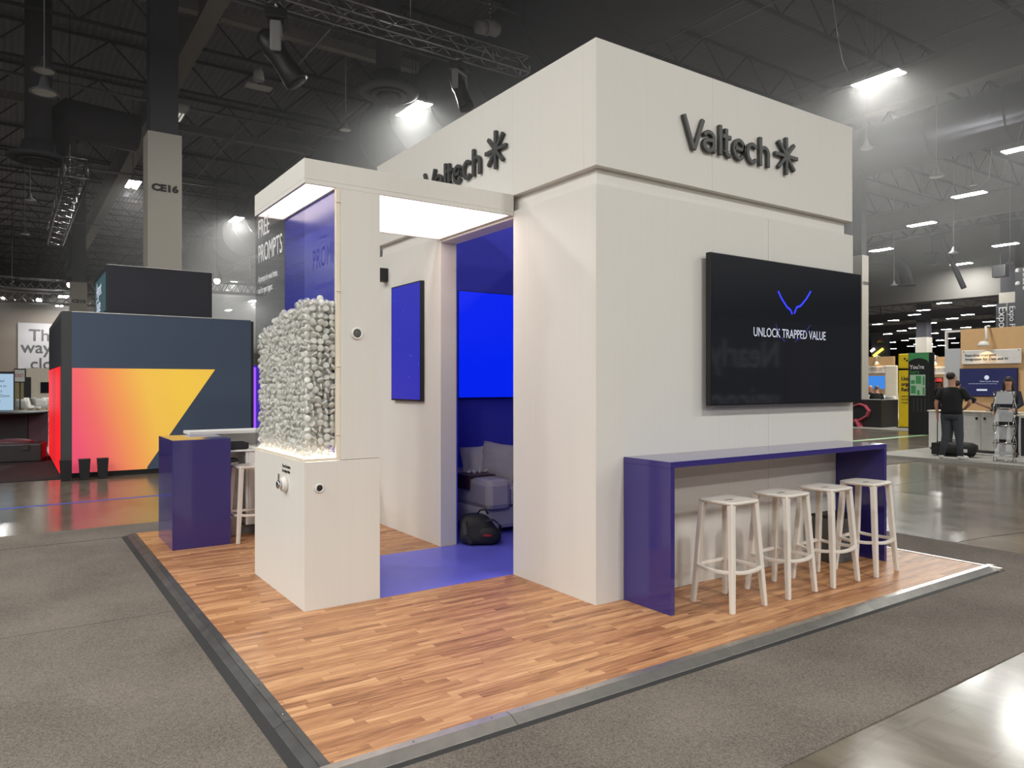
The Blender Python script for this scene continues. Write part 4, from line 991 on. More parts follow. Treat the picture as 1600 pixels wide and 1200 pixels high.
tag(spk, 'small grey ceiling device on a bracket under the roof, left of the moving head', 'ceiling device')
# loose cables sagging from the roof
def cable(pxs, z, r_, lab):
    pts = [G(u, v, zz_) for (u, v), zz_ in zip(pxs, z)]
    tag(MB().tube(pts, r_, 6).build('hanging_cable', 'lampbody'), lab, 'cable', 'cables hanging from the roof')
cable([(1301, 0), (1305, 30), (1311, 70), (1318, 100), (1330, 120), (1342, 128)], [9.6, 9.5, 9.4, 9.25, 9.15, 9.1], .012, 'thin cable drooping to the highest lamp at the upper right')
cable([(1598, 195), (1592, 215), (1590, 228)], [9.5, 9.3, 9.1], .015, 'thin cable above the lamp cut by the right edge')
cable([(1545, 178), (1552, 190), (1549, 240), (1545, 278), (1530, 293), (1516, 300)], [10.2, 10.0, 9.6, 9.3, 9.15, 9.1], .016, 'looped cable dropping to the lamp right of the header')
# ============================================================ RIGHT: THE TAN BOOTH AND ITS PEOPLE
BZ = .035
rcp = MB(); rcp.box((16.15, 2.0, FL), (26, 9.15, BZ)); struct(rcp.build('neighbour_booth_floor', 'carpet_pale'))
struct(box('neighbour_aisle_carpet', (13.8, 8.0, FL), (16.1, 12.6, FL+.006), 'carpet'))
tnb = empty('tan_booth', (20, 7.3, BZ), 0, 'tan plywood booth wall with a white frame beside it', 'booth wall'); ot = tnb.location
def tpb(name, a, b, m, bevel=0, parent=None): return box(name, Vector(a)-ot, Vector(b)-ot, m, parent or tnb, bevel)
tpb('tan_wall', (20.0, 5.5, BZ), (20.2, 8.907, 3.01), 'tan')
tpb('grey_side_panel', (20.0, 8.908, BZ), (20.08, 9.29, 2.53), mat('pale_grey_board', (188, 190, 194), .6))
fm = MB(); fm.box((20.0, 9.24, 2.531), (20.08, 9.29, 2.95)); fm.box((20.0, 8.908, 2.95), (20.08, 9.29, 3.0)); fm.v = [tuple(Vector(p)-ot) for p in fm.v]; fm.build('white_frame', 'paper', tnb)
ws = empty('booth_sign', (19.93, 8.2, 2.11), 0, 'white board sign with black text about data and AI lit by a warm spot', 'sign')
MB().box((0, -.68, 0), (.04, .66, .36)).build('sign_board', 'paper', ws, .03)
text('Real-time intelligent\nIntegration for Data and AI', 'sign_text', .088, (-.004, .57, .20), 'textdark', ws, SIDE, 1.0, .001, leading=1.1, bold=.001)
for dy in (-.62, .60): MB().lathe([(.014, -.002), (.012, .004)], (-.004, dy, .33), 10, axis='x').build('sign_screw', 'black', ws)
sl = empty('spot_lamp', (19.80, 8.24, 2.55), 0, 'white spot lamp on a stem above the data and AI sign', 'spot lamp')
MB().tube([(.18, 0, .50), (.0, 0, .48), (0, -.02, .22), (-.02, 0, .12)], .028, 10).build('lamp_stem', 'paper', sl)
MB().lathe([(.03, .13), (.09, .11), (.125, .04), (.13, 0), (.11, 0)], (-.02, .04, 0), 20).build('lamp_shade', 'paper', sl)
MB().lathe([(.10, .02), (.06, .005), (.001, .0)], (-.02, .04, 0), 16).build('bulb', 'warmbulb', sl)
bl_ = bpy.data.lights.new('spot_beam', 'SPOT'); bl_.energy = 9; bl_.color = (1, .62, .28); bl_.spot_size = R(110); bl_.shadow_soft_size = .05
bo = bpy.data.objects.new('lamp_light', bl_); col.objects.link(bo); bo.location = (-.02, .04, -.03); bo.parent = sl
tt = empty('booth_television', (19.95, 8.3, 1.31), 0, 'wall television showing a navy slide on the tan booth', 'television')
MB().box((0, -.69, 0), (.045, .61, .70)).build('housing', 'bezel', tt, .004)
MB().box((-.003, -.68, .012), (-.0005, .60, .688)).build('screen', 'screennavy', tt)
MB().lathe([(.055, -.003), (.001, -.004)], (-.003, -.02, .47), 20, axis='x').build('slide_badge', 'textwhite', tt)
text('Thank You for Coming', 'slide_text', .045, (-.005, .14, .36), 'textwhite', tt, SIDE, 1, .0004)
text('session details and the link are on the screen beside the stage', 'slide_text', .026, (-.005, .40, .31), mat_key if False else 'textwhite', tt, SIDE, 1, .0003)
MB().box((-.005, -.03, .14), (-.0032, .21, .185)).build('slide_button', 'textwhite', tt)
cbn = empty('white_cabinet', (18.4, 7.3, BZ), 0, 'white cabinet counter with two doors behind the man in black', 'cabinet')
MB().box((0, -1.2, .06), (.55, 1.62, .92)).build('cabinet_body', 'paper', cbn, .004)
MB().box((.03, -1.18, 0), (.5, 1.6, .059)).build('kick_base', 'hallwall', cbn)
MB().box((-.03, -1.22, .921), (.58, 1.64, .95)).build('cabinet_top', 'cream', cbn, .003)
for y0, y1 in ((.46, 1.60), (-.68, .45)):
    d = MB().box((-.018, y0, .08), (-.0005, y1, .90)).build('cabinet_door', 'paper', cbn, .002)
    yy = y0+.08 if y0 > 0 else y1-.08
    MB().box((-.03, yy-.025, .76), (-.0185, yy+.025, .82)).build('door_lock', 'chrome', d)
lp = MB(); lp.box((18.55, 7.42, .9855), (18.75, 7.72, .995)); lp.box((0, 0, 0), (.005, .30, .2), Matrix.Translation((18.75, 7.42, .997)) @ Matrix.Rotation(R(25), 4, 'Y'))
tag(lp.build('laptop', 'black'), 'thin dark laptop on the white cabinet counter', 'laptop')
nc = empty('navy_cabinet', (16.9, 5.0, BZ), 0, 'white topped cabinet with a navy front cut by the right edge', 'cabinet')
MB().box((0, 0, 0), (.6, 1.42, .93)).build('cabinet_body', 'paper', nc, .004); MB().box((-.015, .02, .13), (-.0005, 1.38, .90)).build('navy_front', 'screennavy' if False else 'navydark', nc); MB().box((-.03, -.02, .931), (.63, 1.45, .965)).build('cabinet_top', 'cream', nc)
# folding brochure rack
rk = empty('brochure_rack', (16.75, 6.62, BZ), R(8), 'chrome zigzag brochure rack standing beside the navy cabinet', 'brochure rack')
zs = [0, .36, .72, 1.08, 1.42]
fr = MB()
for sy in (-.17, .17):
    for k in range(4):
        x_a, x_b = (-.14, .14) if k % 2 == 0 else (.14, -.14)
        fr.tube([(x_a, sy, zs[k]), (x_b, sy, zs[k+1])], .010, 6); fr.tube([(x_b, sy, zs[k]), (x_a, sy, zs[k+1])], .007, 6)
for z in zs:
    for x_ in (-.14, .14): fr.tube([(x_, -.17, z+.01), (x_, .17, z+.01)], .010, 6)
fr.build('folding_frame', 'chrome', rk)
for k in range(4):
    z = zs[k]+.10
    MB().add([(-.13, -.16, z), (-.13, .16, z), (.10, .16, z+.24), (.10, -.16, z+.24)], [(0, 1, 2, 3)]).build('brochure_tray', 'acrylic', rk)
# duffel bag
db = empty('duffel_bag', (17.05, 7.72, BZ), R(-76), 'long black duffel bag on the pale carpet behind the man in black', 'bag'); db.scale = (.9,)*3
MB().tube([(-.47, 0, .15), (-.45, 0, .16), (-.36, 0, .18), (0, 0, .19), (.36, 0, .18), (.45, 0, .16), (.47, 0, .15)], [.06, .14, .17, .178, .17, .14, .06], 18).build('bag_body', 'bag', db)
MB().tube([(-.2, -.12, .30), (-.12, -.06, .40), (.12, -.06, .40), (.2, -.12, .30)], .014, 8).build('carry_handle', 'rubber', db)
MB().box((.22, -.183, .12), (.30, -.176, .20)).build('logo_patch', 'printwhite', db)
tl = MB(); tl.tube([(16.93, 8.02, BZ+.25), (16.93, 8.02, 1.0)], .010, 8).tube([(16.93, 7.92, BZ+.25), (16.93, 7.92, 1.0)], .010, 8).tube([(16.93, 8.04, 1.0), (16.93, 7.90, 1.0)], .018, 8); tl.box((16.83, 7.84, BZ+.03), (17.03, 8.10, BZ+.29))
tag(tl.build('suitcase', 'black'), 'small black suitcase with its telescopic handle raised, left of the man in black', 'suitcase')

# ---------- people: one skinned body, clothing as children
def skin_mesh(name, joints, edges, m, parent=None, sub=2, root=0):
    me = bpy.data.meshes.new(name); me.from_pydata([j[0] for j in joints], edges, []); o = bpy.data.objects.new(name, me); col.objects.link(o)
    s = o.modifiers.new('skin', 'SKIN'); s.use_smooth_shade = True; s.branch_smoothing = .3
    sv = me.skin_vertices[0].data
    for i, j in enumerate(joints): sv[i].radius = (j[1], j[2] if len(j) > 2 else j[1]); sv[i].use_root = (i == root)
    b = o.modifiers.new('sub', 'SUBSURF'); b.levels = sub; b.render_levels = sub
    if parent: o.parent = parent
    me.materials.append(M[m]); return o
def person(loc, rz, label, skin='skin', hair='hairb', top='tshirt', legs='trouser', shoes='shoe', scale=1.0, pose=None, group=None, sleeve=1, longhair=False, hat=None, seated=False, girth=1.0):
    t = empty('person', loc, rz, label, 'person', group); t.scale = (scale,)*3
    # facing +X in local space, left is +Y
    J = dict(pelvis=(0, 0, .98), waist=(0, 0, 1.12), chest=(.01, 0, 1.32), upper=(0, 0, 1.44), neck=(.01, 0, 1.52), skull=(.03, 0, 1.60), head=(.035, 0, 1.68), crown=(.02, 0, 1.745),
             shL=(0, .17, 1.43), elL=(-.02, .25, 1.15), wrL=(.04, .27, .90), haL=(.06, .27, .82), shR=(0, -.17, 1.43), elR=(-.02, -.25, 1.15), wrR=(.04, -.27, .90), haR=(.06, -.27, .82),
             hiL=(0, .09, .93), knL=(.02, .11, .50), anL=(-.02, .12, .09), toL=(.12, .14, .03), hiR=(0, -.09, .93), knR=(.02, -.11, .50), anR=(-.02, -.12, .09), toR=(.12, -.14, .03))
    pose = dict(pose or {}); look = pose.pop('_look', Vector((1, 0, 0)))
    J.update(pose)
    rad = dict(pelvis=(.10, .10), waist=(.095, .095), chest=(.10, .10), upper=(.065, .075), neck=(.055, .055), skull=(.072, .066), head=(.092, .078), crown=(.06, .055),
               shL=(.058,), elL=(.043,), wrL=(.028,), haL=(.034, .02), shR=(.058,), elR=(.043,), wrR=(.028,), haR=(.034, .02),
               hiL=(.08,), knL=(.052,), anL=(.036,), toL=(.03,), hiR=(.08,), knR=(.052,), anR=(.036,), toR=(.03,))
    names = list(J); idx = {n_: i for i, n_ in enumerate(names)}
    js = [(J[n_],)+tuple(rad[n_]) for n_ in names]
    E_ = [('pelvis', 'waist'), ('waist', 'chest'), ('chest', 'upper'), ('upper', 'neck'), ('neck', 'skull'), ('skull', 'head'), ('head', 'crown')]
    for s in 'LR': E_ += [('upper', 'sh'+s), ('sh'+s, 'el'+s), ('el'+s, 'wr'+s), ('wr'+s, 'ha'+s), ('pelvis', 'hi'+s), ('hi'+s, 'kn'+s), ('kn'+s, 'an'+s), ('an'+s, 'to'+s)]
    ed = [(idx[a], idx[b]) for a, b in E_]
    # fingers and thumb
    for s, sg in (('L', 1), ('R', -1)):
        h = Vector(J['ha'+s]); d = (h-Vector(J['wr'+s])).normalized(); side = d.cross(Vector((0, sg, .01))).normalized() if abs(d.y) < .9 else Vector((0, 0, 1))
        curl = Vector((0, -sg*.4, 0))
        for k, ln in enumerate((.062, .072, .068, .052)):
            a = h+side*(k-1.5)*.021+d*.02; b = a+d*ln*.5; c = b+(d+curl).normalized()*ln*.5
            i0 = len(js); js += [(tuple(a), .010), (tuple(b), .009), (tuple(c), .0075)]; ed += [(idx['ha'+s], i0), (i0, i0+1), (i0+1, i0+2)]
        a = h-side*.035-d*.02; b = a-side*.012+d*.035; i0 = len(js); js += [(tuple(a), .012), (tuple(b), .009)]; ed += [(idx['ha'+s], i0), (i0, i0+1)]
    # nose
    hd = Vector(J['head']); fwd = look
    body = skin_mesh('body', [j for j in js], ed, skin, t, 2, idx['pelvis'])
    sd = Vector((-fwd.y, fwd.x, 0))
    face = MB(); face.ball(hd+fwd*.088+Vector((0, 0, -.012)), .016, 8, 6, (1, 1, 1.4)); face.build('nose', skin, body)
    for k in (-1, 1):
        MB().ball(hd+fwd*.080+sd*k*.031+Vector((0, 0, .012)), .010, 8, 6).build('eye', 'black', body)
        MB().ball(hd+sd*k*.080-fwd*.005, .022, 8, 6, (.7, .5, 1.2)).build('ear', skin, body)
    MB().tube([hd+fwd*.086+sd*f+Vector((0, 0, -.048)) for f in (-.024, 0, .024)], .005, 6).build('mouth', 'hatred' if skin == 'skin' else 'walnut', body)
    # hair
    hm = MB(); hm.ball(hd-fwd*.030+Vector((0, 0, .040)), .099, 18, 10, (.98, .88, .86)); ho_ = hm.build('hair', hair, t)
    if longhair:
        MB().tube([hd-fwd*.06+Vector((0, 0, .05)), hd-fwd*.085+Vector((0, 0, -.08)), hd-fwd*.08+Vector((0, 0, -.25)), hd-fwd*.06+Vector((0, 0, -.33))], [.075, .095, .085, .03], 16).build('long_hair', hair, t)
        for k in (-1, 1): MB().tube([hd+sd*k*.065+Vector((0, 0, .06)), hd+sd*k*.088+Vector((0, 0, -.05)), hd+sd*k*.085+fwd*.02+Vector((0, 0, -.24))], [.03, .034, .015], 10).build('long_hair', hair, t)
    if hat:
        MB().lathe([(.165, 0), (.165, .012), (.105, .018), (.105, .09), (.085, .12), (.03, .105), (.001, .10)], hd+Vector((0, 0, .055)), 24).build('hat', hat, t)
    # clothes: a shaped shirt with tapered sleeves and a pair of trousers
    def rings(mb, rows, n=20):
        vs = []; fs = []
        for c, hw, hd_ in rows:
            for k in range(n):
                q = 2*math.pi*k/n; cx_, sx_ = math.cos(q), math.sin(q)
                vs.append((c[0]+hd_*abs(cx_)**.85*(1 if cx_ > 0 else -1), c[1]+hw*abs(sx_)**.85*(1 if sx_ > 0 else -1), c[2]))
        for i in range(len(rows)-1):
            for k in range(n): fs.append((i*n+k, i*n+(k+1) % n, (i+1)*n+(k+1) % n, (i+1)*n+k))
        fs += [tuple(range(n-1, -1, -1)), tuple((len(rows)-1)*n+k for k in range(n))]
        mb.add(vs, fs, True)
    V = lambda n_: Vector(J[n_])
    up = V('upper'); ch_ = V('chest'); wa = V('waist'); pe = V('pelvis'); g = girth
    sh = MB()
    rings(sh, [(pe+Vector((0, 0, -.05)), .175*g, .125*g), (pe+Vector((0, 0, .06)), .165*g, .125*g), (wa, .160*g, .122*g), (ch_+Vector((0, 0, -.06)), .178*g, .125*g),
               (ch_+Vector((0, 0, .04)), .192, .118*g), (up+Vector((0, 0, -.005)), .185, .095), (up+Vector((0, 0, .035)), .135, .075), (up.lerp(V('neck'), .55)+Vector((0, 0, .005)), .068, .064)])
    for s in 'LR':
        a, b, c = V('sh'+s), V('el'+s), V('wr'+s); a0 = a.lerp(up, .25)
        if sleeve >= 2: sh.tube([a0, a, a.lerp(b, .5), b, b.lerp(c, .5), b.lerp(c, .94)], [.06, .073, .062, .055, .046, .040], 14)
        else: sh.tube([a0, a, a.lerp(b, .4), a.lerp(b, .78)], [.06, .075, .068, .066], 14)
    sh.build('shirt', top, t)
    tr_ = MB()
    if pe.z > .8: rings(tr_, [(pe+Vector((0, 0, -.16)), .160*g, .115*g), (pe+Vector((0, 0, -.05)), .172*g, .122*g), (pe+Vector((0, 0, .05)), .160*g, .118*g)])
    else: tr_.ball(pe, .17, 16, 10, (1, 1.05, .8))
    for s in 'LR':
        a, b, c = V('hi'+s), V('kn'+s), V('an'+s)
        tr_.tube([a+(a-b).normalized()*.03, a.lerp(b, .15), a.lerp(b, .6), b, b.lerp(c, .4), c+(c-b).normalized()*.02], [.098*g, .100*g, .083*g, .072*g, .068, .060], 16)
    tr_.build('trousers', legs, t)
    for s in 'LR':
        a, b = Vector(J['an'+s]), Vector(J['to'+s]); a = Vector((a.x, a.y, b.z+.018)); dd = (b-a).normalized()
        MB().tube([a-dd*.06, a, a.lerp(b, .5), b, b+dd*.05], [.030, .046, .045, .040, .018], 12).build('shoe', shoes, t)
    return t
# the man in black, back to us, left arm stretched to the counter
mloc = G(1487, 717, BZ)
person((mloc.x, mloc.y, BZ), R(12), 'man with short dark hair in black t-shirt and grey trousers, elbow bent, seen from behind', girth=1.16, pose=dict(
    shR=(0, -.19, 1.43), elR=(.04, -.33, 1.17), wrR=(.20, -.20, 1.04), haR=(.26, -.14, 1.02), elL=(-.04, .28, 1.16), wrL=(.02, .27, .92), haL=(.03, .27, .84),
    knL=(.0, .10, .50), anL=(-.08, .16, .09), toL=(.06, .22, .03), anR=(-.02, -.16, .09), toR=(.14, -.24, .03), knR=(.03, -.13, .5), _look=Vector((.75, -.66, 0)).normalized()), scale=1.02)
q2 = onX(1487, 600, 17.75)
person((17.75, q2.y-.05, BZ), R(-5), 'person in slate t-shirt hidden behind the man in black, arm reaching onto the white cabinet', top='jacket', legs='trouser', shoes='darkshoe', hair='hairb', girth=1.05, pose=dict(
    shR=(.03, -.19, 1.36), elR=(.22, -.42, 1.18), wrR=(.38, -.66, 1.04), haR=(.43, -.73, 1.01), upper=(.03, 0, 1.38), neck=(.06, 0, 1.45), skull=(.09, 0, 1.52), head=(.11, 0, 1.59), crown=(.10, 0, 1.65), shL=(.03, .17, 1.36)), scale=.98)
wl = Vector((18.0, onX(1576, 600, 18.0).y, BZ))
person(tuple(wl), R(197), 'woman with long dark brown hair in a dark navy jacket behind the brochure rack', skin='skin', hair='hairb', top='jacket', legs='tshirt', shoes='darkshoe', sleeve=2, longhair=True, scale=.97,
    pose=dict(elL=(.12, .24, 1.18), wrL=(.33, .12, 1.08), haL=(.40, .08, 1.06), elR=(.0, -.25, 1.16), wrR=(.15, -.28, 1.0), haR=(.21, -.28, .96)))
hl = G(1460, 672, FL)
hx = onX(1467, 600, 26.5)
person((26.5, hx.y, FL), R(190), 'man in a red hat and dark clothes standing beyond the map kiosk', skin='skin2', hair='hairb', top='tshirt', legs='jacket', shoes='darkshoe', hat='hatred', sleeve=2, scale=1.0,
    pose=dict(elL=(.10, .26, 1.2), wrL=(.28, .10, 1.18), haL=(.33, .06, 1.2), elR=(.08, -.25, 1.18), wrR=(.26, -.08, 1.16), haR=(.32, -.04, 1.18)))
def seated(loc, rz, label, **kw):
    return person(loc, rz, label, pose=dict(pelvis=(0, 0, .52), waist=(.02, 0, .66), chest=(.08, 0, .86), upper=(.12, 0, .99), neck=(.15, 0, 1.07), skull=(.18, 0, 1.14), head=(.20, 0, 1.22), crown=(.19, 0, 1.285),
        shL=(.12, .17, .98), elL=(.16, .24, .74), wrL=(.38, .14, .74), haL=(.45, .10, .75), shR=(.12, -.17, .98), elR=(.16, -.24, .74), wrR=(.38, -.14, .74), haR=(.45, -.10, .75),
        hiL=(.02, .10, .50), knL=(.42, .14, .50), anL=(.42, .14, .09), toL=(.56, .16, .03), hiR=(.02, -.10, .50), knR=(.42, -.14, .50), anR=(.42, -.14, .09), toR=(.56, -.16, .03)), **kw)
sp1 = onX(1369, 600, 28.9); seated((28.9, sp1.y, FL+.25), R(20), 'grey-haired seated person in black before the sky blue screen', top='tshirt', sleeve=2, hair='hairg', legs='tshirt', shoes='darkshoe')
sp2 = onX(1361, 600, 31.1); seated((31.1, sp2.y, FL+.25), R(200), 'seated bald person in dark clothes at the left of the black counter', top='jacket', sleeve=2, hair='skin', legs='tshirt', shoes='darkshoe')
for q in (sp1, sp2):
    pass
sc1 = shell_chair('shell_chair', 28.8, sp1.y, R(-70), 'white shell chair under the seated person in black', 'white chairs in the far seating area', z=FL+.02, sc_=1.45)
sc2 = clone(sc1); sc2.location = (31.2, sp2.y, FL+.02); sc2.rotation_euler = (0, 0, R(110)); tag(sc2, 'white shell chair under the seated bald person')
for k, (u, d_) in enumerate([(1386, 30.2), (1399, 28.9), (1411, 30.0), (1403, 31.8)]):
    q = onX(u, 600, d_); c = clone(sc1); c.location = (d_, q.y, FL+.02); c.rotation_euler = (0, 0, R(70*k)); tag(c, 'white shell chair on wooden legs in the far seating area behind the black counter', 'chair', 'white chairs in the far seating area')

# map kiosk
ya, yb = 11.86, 12.53
kk = empty('map_kiosk', (24.5, ya, FL), 0, 'black map kiosk with a green arc and floor plan reading You are here', 'kiosk')
MB().box((0, 0, 0), (.35, yb-ya, 2.68)).build('kiosk_body', 'black', kk, .01)
gq = MB(); wd_ = yb-ya
top = [(wd_-.01, 2.67), (wd_-.01, 2.40)]+[(wd_-.01-(wd_-.02)*i/10, 2.40+.10*math.sin(math.pi*i/10)) for i in range(1, 10)]+[(.01, 2.34), (.01, 2.67)]
gq.add([(-.004, a, b) for a, b in top], [tuple(range(len(top)))]); gq.build('green_arc', 'green', kk)
text("You're", 'kiosk_text', .19, (-.005, wd_-.05, 2.15), 'printwhite', kk, SIDE, .9, .001, bold=.003)
text('here', 'kiosk_text', .19, (-.005, wd_-.05, 1.99), 'green', kk, SIDE, .9, .001)
MB().box((-.006, .12, 1.28), (-.0005, wd_-.06, 1.96)).build('floor_plan', 'greenpale', kk)
mb = MB()
for (a, b, c, d) in [(.14, 1.30, .20, 1.55), (.25, 1.66, .42, 1.92), (.42, 1.34, .58, 1.60), (.30, 1.30, .38, 1.45), (.14, 1.62, .2, 1.9), (.45, 1.66, .58, 1.78)]: mb.box((-.009, a, b), (-.0065, c, d))
mb.build('plan_blocks', 'green', kk)
mb = MB()
for k in range(4): mb.box((-.006, .12+k*.12, .75), (-.0005, .13+k*.12, 1.18))
mb.build('lower_columns', 'grey', kk)
# black counter with the pink ribbon
bc = empty('black_counter', (26.9, 14.75, FL), 0, 'black box counter with a pink looping ribbon printed on its front', 'counter')
MB().box((0, 0, 0), (1.2, 2.0, 1.06)).build('counter_body', 'case', bc, .01)
rp = MB(); pr = [(1335, 634), (1344, 631), (1353, 634), (1359, 642), (1355, 650), (1345, 656), (1336, 658)]
loc = [onX(u, v, 26.86) for u, v in pr]
for k in range(1): rp.tube([p-Vector((26.9, 14.75, FL)) for p in loc], .10, flat=(.26, .05))
rp.build('ribbon_loop', 'pinkp', bc)
rp = MB(); rp.tube([onX(u, v, 26.88)-Vector((26.9, 14.75, FL)) for u, v in [(1340, 655), (1344, 661), (1348, 669)]], .1, flat=(.50, .05)); rp.build('ribbon_tail', 'pinkp', bc)
# yellow banner, cream board, far tan wall
yb_ = empty('yellow_banner', (27.6, 13.4, FL), 0, 'bright yellow roll-up banner with black text left of the map kiosk', 'banner')
q0, q1 = onX(1403, 553, 27.6), onX(1450, 553, 27.6); h_ = q0.z-FL
MB().box((0, q1.y-13.4, h_-.55), (.1, q0.y-13.4, h_)).build('banner_head', 'yellow', yb_, .04)
MB().box((.02, q1.y-13.4, .05), (.06, q0.y-13.4-.02, h_-.62)).build('banner_sheet', 'yellow', yb_)
MB().box((-.1, q1.y-13.4, 0), (.2, q0.y-13.4, .049)).build('banner_foot', 'black', yb_)
text('Amazing', 'banner_text', .2, (-.004, q0.y-13.4-.70, h_-.22), 'textdark', yb_, SIDE, .9, .002, bold=.004)
for k_, (dy, dz) in enumerate([(.34, -.26), (.42, -.19), (.26, -.19)]): MB().ball((-.005, q0.y-13.4-dy, h_+dz), .04, 10, 6, (.15, 1, 1)).build('dot_logo', 'textdark', yb_)
text('Unleash\norganized\nReduced', 'banner_text', .19, (.014, q0.y-13.4-.12, h_-1.0), 'textdark', yb_, SIDE, .9, .002, bold=.006, leading=1.05)
text('with fewer tools\nand clearer\nresults', 'banner_text', .1, (.014, q0.y-13.4-.12, h_-1.62), 'textdark', yb_, SIDE, .9, .002, leading=1.2)
crb = onX(1382, 575, 32.6); tag(box('cream_panel', (32.6, onX(1402, 575, 32.6).y, FL), (32.7, crb.y, 2.45), 'cream', bevel=.05), 'tall cream rounded panel left of the yellow banner', 'panel')
def far_booth(x, u0, u1, lab, scr, lamp_=True, vs=(558, 575, 588, 589, 608)):
    a, b = onX(u0, 558, x), onX(u1, 558, x); t = empty('far_tan_booth', (x, b.y, FL), 0, lab, 'booth wall', 'far tan booth walls'); L_ = a.y-b.y; hz = a.z-FL
    MB().box((0, 0, 0), (.15, L_, hz)).build('tan_wall', 'tan', t)
    MB().box((-.05, L_*.05, hz-.78), (-.0005, L_*.95, hz-.42)).build('sign_board', 'paper', t, .02)
    text('Seamless data integration\nfor every cloud team', 'sign_text', .085, (-.055, L_*.9, hz-.56), 'textdark', t, SIDE, 1, .001)
    MB().box((-.06, L_*.2, hz-1.5), (-.0005, L_*.9, hz-.9)).build('screen', scr, t)
    s = MB().tube([(.05, L_*.5, hz+.0), (-.2, L_*.5, hz+.05), (-.22, L_*.5, hz-.22)], .025, 8).lathe([(.03, .12), (.10, .04), (.11, 0)], (-.22, L_*.5, hz-.34), 14).build('spot_lamp', 'paper', t)
    MB().lathe([(.08, .0), (.001, -.01)], (-.22, L_*.5, hz-.345), 12).build('bulb', 'warmbulb', s)
far_booth(33.5, 1352, 1396, 'far tan booth with a sky blue screen behind the seated people', 'screensky')
far_booth(33.5, 1450, 1480, 'far tan booth with a black screen behind the man in the red hat', 'blackgloss')
struct(box('far_seating_carpet', (26, 12.9, FL), (34, 20, FL+.018), 'carpet_pale'))
# hanging wayfinding sign at the right edge
wf = empty('wayfinding_sign', (38, onX(1600, 500, 38).y-1.5, 0), 0, 'tall dark hanging wayfinding sign with round arrow badges, cut by the right edge', 'sign'); ow = wf.location
ytop = onX(1586, 419, 38)
MB().box((0, 0, onX(1590, 560, 38).z), (.15, ytop.y-ow.y, ytop.z)).build('sign_body', mat('slate_sign', (62, 63, 68), .6), wf)
gq = MB(); zb = onX(1590, 512, 38).z
gq.box((-.01, 0, onX(1590, 560, 38).z), (-.0005, ytop.y-ow.y-.02, zb-.2)); gq.ball((-.005, .9, zb-.35), 1.1, 20, 8, (.005, 1, .5)); gq.build('green_arc', 'green', wf)
for v in (423, 443.5):
    q = onX(1590.5, v, 38); b_ = MB().lathe([(.12, -.012), (.001, -.014)], Vector((38, q.y, q.z))-ow, 18, axis='x').build('arrow_badge', 'printwhite', wf)
    text('↑' if v < 430 else '0', 'badge_mark', .17, Vector((37.98, q.y+.045, q.z-.06))-ow, 'textdark', wf, SIDE, 1, .001)
    text('Breakout\nDemo\nMeeting' if v < 430 else 'Arena\nBooths', 'sign_text', .21, Vector((37.985, onX(1598, v, 38).y, q.z-.05))-ow, 'printwhite', wf, SIDE, 1, .001, leading=1.1)
# hanging chevron sign and cloud mark beyond CE18
cs_ = empty('chevron_sign', (60, 0, 0), 0, 'dark hanging sign with a glowing yellow chevron beyond the CE18 column', 'sign')
a, b = onX(1361, 525, 60), onX(1388, 558, 60)
MB().box((60-60, b.y, b.z), (.3, a.y, a.z)).build('sign_body', 'joist', cs_); MB().tube([(.15, (a.y+b.y)/2, a.z), (.15, (a.y+b.y)/2, 12.55)], .04, 6).build('cable', 'joist', cs_)
def cpx(u, v): q = onX(u, v, 59.9); return (q.x-60, q.y, q.z)
MB().tube([cpx(1379.5, 545), cpx(1365, 556), cpx(1369, 558.5)], .11, 8).build('chevron_tube', glow('yellow_neon', (255, 240, 90), 2.0), cs_)
MB().tube([cpx(1361, 549), cpx(1366, 545)], .11, 8).build('chevron_tube', M['lightbox'], cs_)
cm = MB(); q = onX(1376, 534, 59.8)
cols_ = [('red', (-.0, .1)), ('yellow', (.12, -.05)), ('green', (-.12, -.08))]
for nm, (dy, dz) in cols_: MB().tube([(q.x-60, q.y+dy+.12*math.cos(R(k*40)), q.z+dz+.1*math.sin(R(k*40))) for k in range(6)], .045, 6).build('cloud_mark', nm, cs_)
# black speakers hung from the roof on the right
for (u, v, lab) in [(1456, 405, 'small black hanging speaker before the far wall, left of the brace'), (1563, 424, 'small black hanging speaker before the far wall near the right edge')]:
    q = onX(u, v, 45); t = empty('hanging_speaker', q, 0, lab, 'speaker', 'hanging speakers')
    MB().box((-.25, -.33, -.33), (.25, .33, .33)).build('speaker_box', 'black', t, .03); MB().tube([(0, 0, .33), (0, 0, 12.55-q.z)], .02, 6).build('cable', 'joist', t)
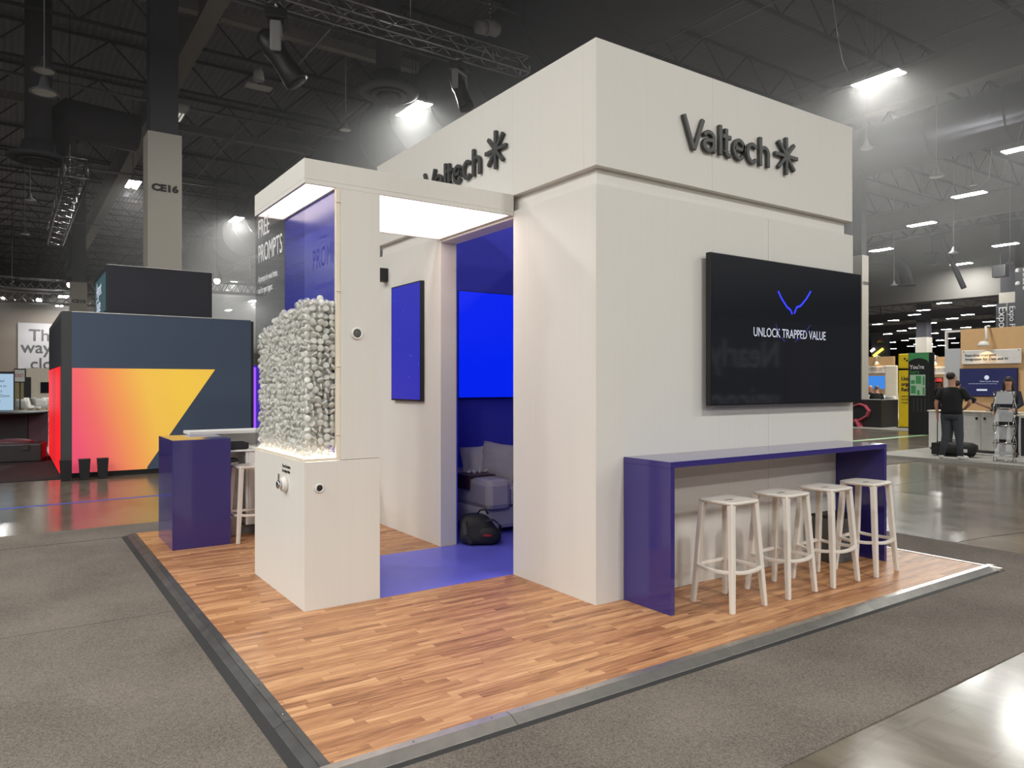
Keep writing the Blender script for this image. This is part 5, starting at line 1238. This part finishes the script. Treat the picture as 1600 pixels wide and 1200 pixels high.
# dark booth across the aisle behind the viewer: mirrored in the television
ob = empty('opposite_booth', (12.5, -4.5, FL), 0, 'dark booth wall across the aisle behind the viewer with large pale words', 'booth wall')
MB().box((0, -.3, 0), (10, 0, 3.4)).build('wall_board', 'navydark', ob)
BACK = Matrix.Rotation(R(180), 4, 'Z') @ FRONT
text('Nearly all\nunicorns', 'wall_text', 1.05, (4.95, .012, 2.1), 'lettering', ob, BACK, 1, .004, leading=1.15)
MB().box((5.3, .001, .5), (6.9, .02, 2.9)).build('red_panel', 'darkpink', ob)

# scattering volume added under the roof to stand in for lens glare
hv = bpy.data.materials.new('lens_glare_haze'); hv.use_nodes = True; ht = hv.node_tree
ht.nodes.remove(ht.nodes['Principled BSDF']); vs_ = ht.nodes.new('ShaderNodeVolumeScatter'); vs_.inputs['Density'].default_value = .004
hc = ht.nodes.new('ShaderNodeTexCoord'); hx_ = ht.nodes.new('ShaderNodeSeparateXYZ'); hr = ht.nodes.new('ShaderNodeMath'); hr.operation = 'MULTIPLY'; hr.inputs[1].default_value = 1/50
rp_ = ht.nodes.new('ShaderNodeFloatCurve'); cv = rp_.mapping.curves[0]
for i_, (px_, py_) in enumerate([(0, .05), (.10, .20), (.20, .85), (.36, .80), (.50, .10), (1, .04)]):
    if i_ < 2: cv.points[i_].location = (px_, py_)
    else: cv.points.new(px_, py_)
rp_.mapping.update()
sc_h = ht.nodes.new('ShaderNodeMath'); sc_h.operation = 'MULTIPLY'; sc_h.inputs[1].default_value = .04
ht.links.new(hc.outputs['Object'], hx_.inputs[0]); ht.links.new(hx_.outputs[0], hr.inputs[0]); ht.links.new(hr.outputs[0], rp_.inputs['Value'])
ht.links.new(rp_.outputs[0], sc_h.inputs[0]); ht.links.new(sc_h.outputs[0], vs_.inputs['Density'])
ht.links.new(vs_.outputs[0], ht.nodes['Material Output'].inputs['Volume'])
M['glare_haze'] = hv
tag(box('glare_haze', (-30, -24, 4.4), (49.9, 70, 12.58), 'glare_haze'), 'thin grey volume added under the hall roof in place of lens glare', 'glare_haze', kind='stuff')
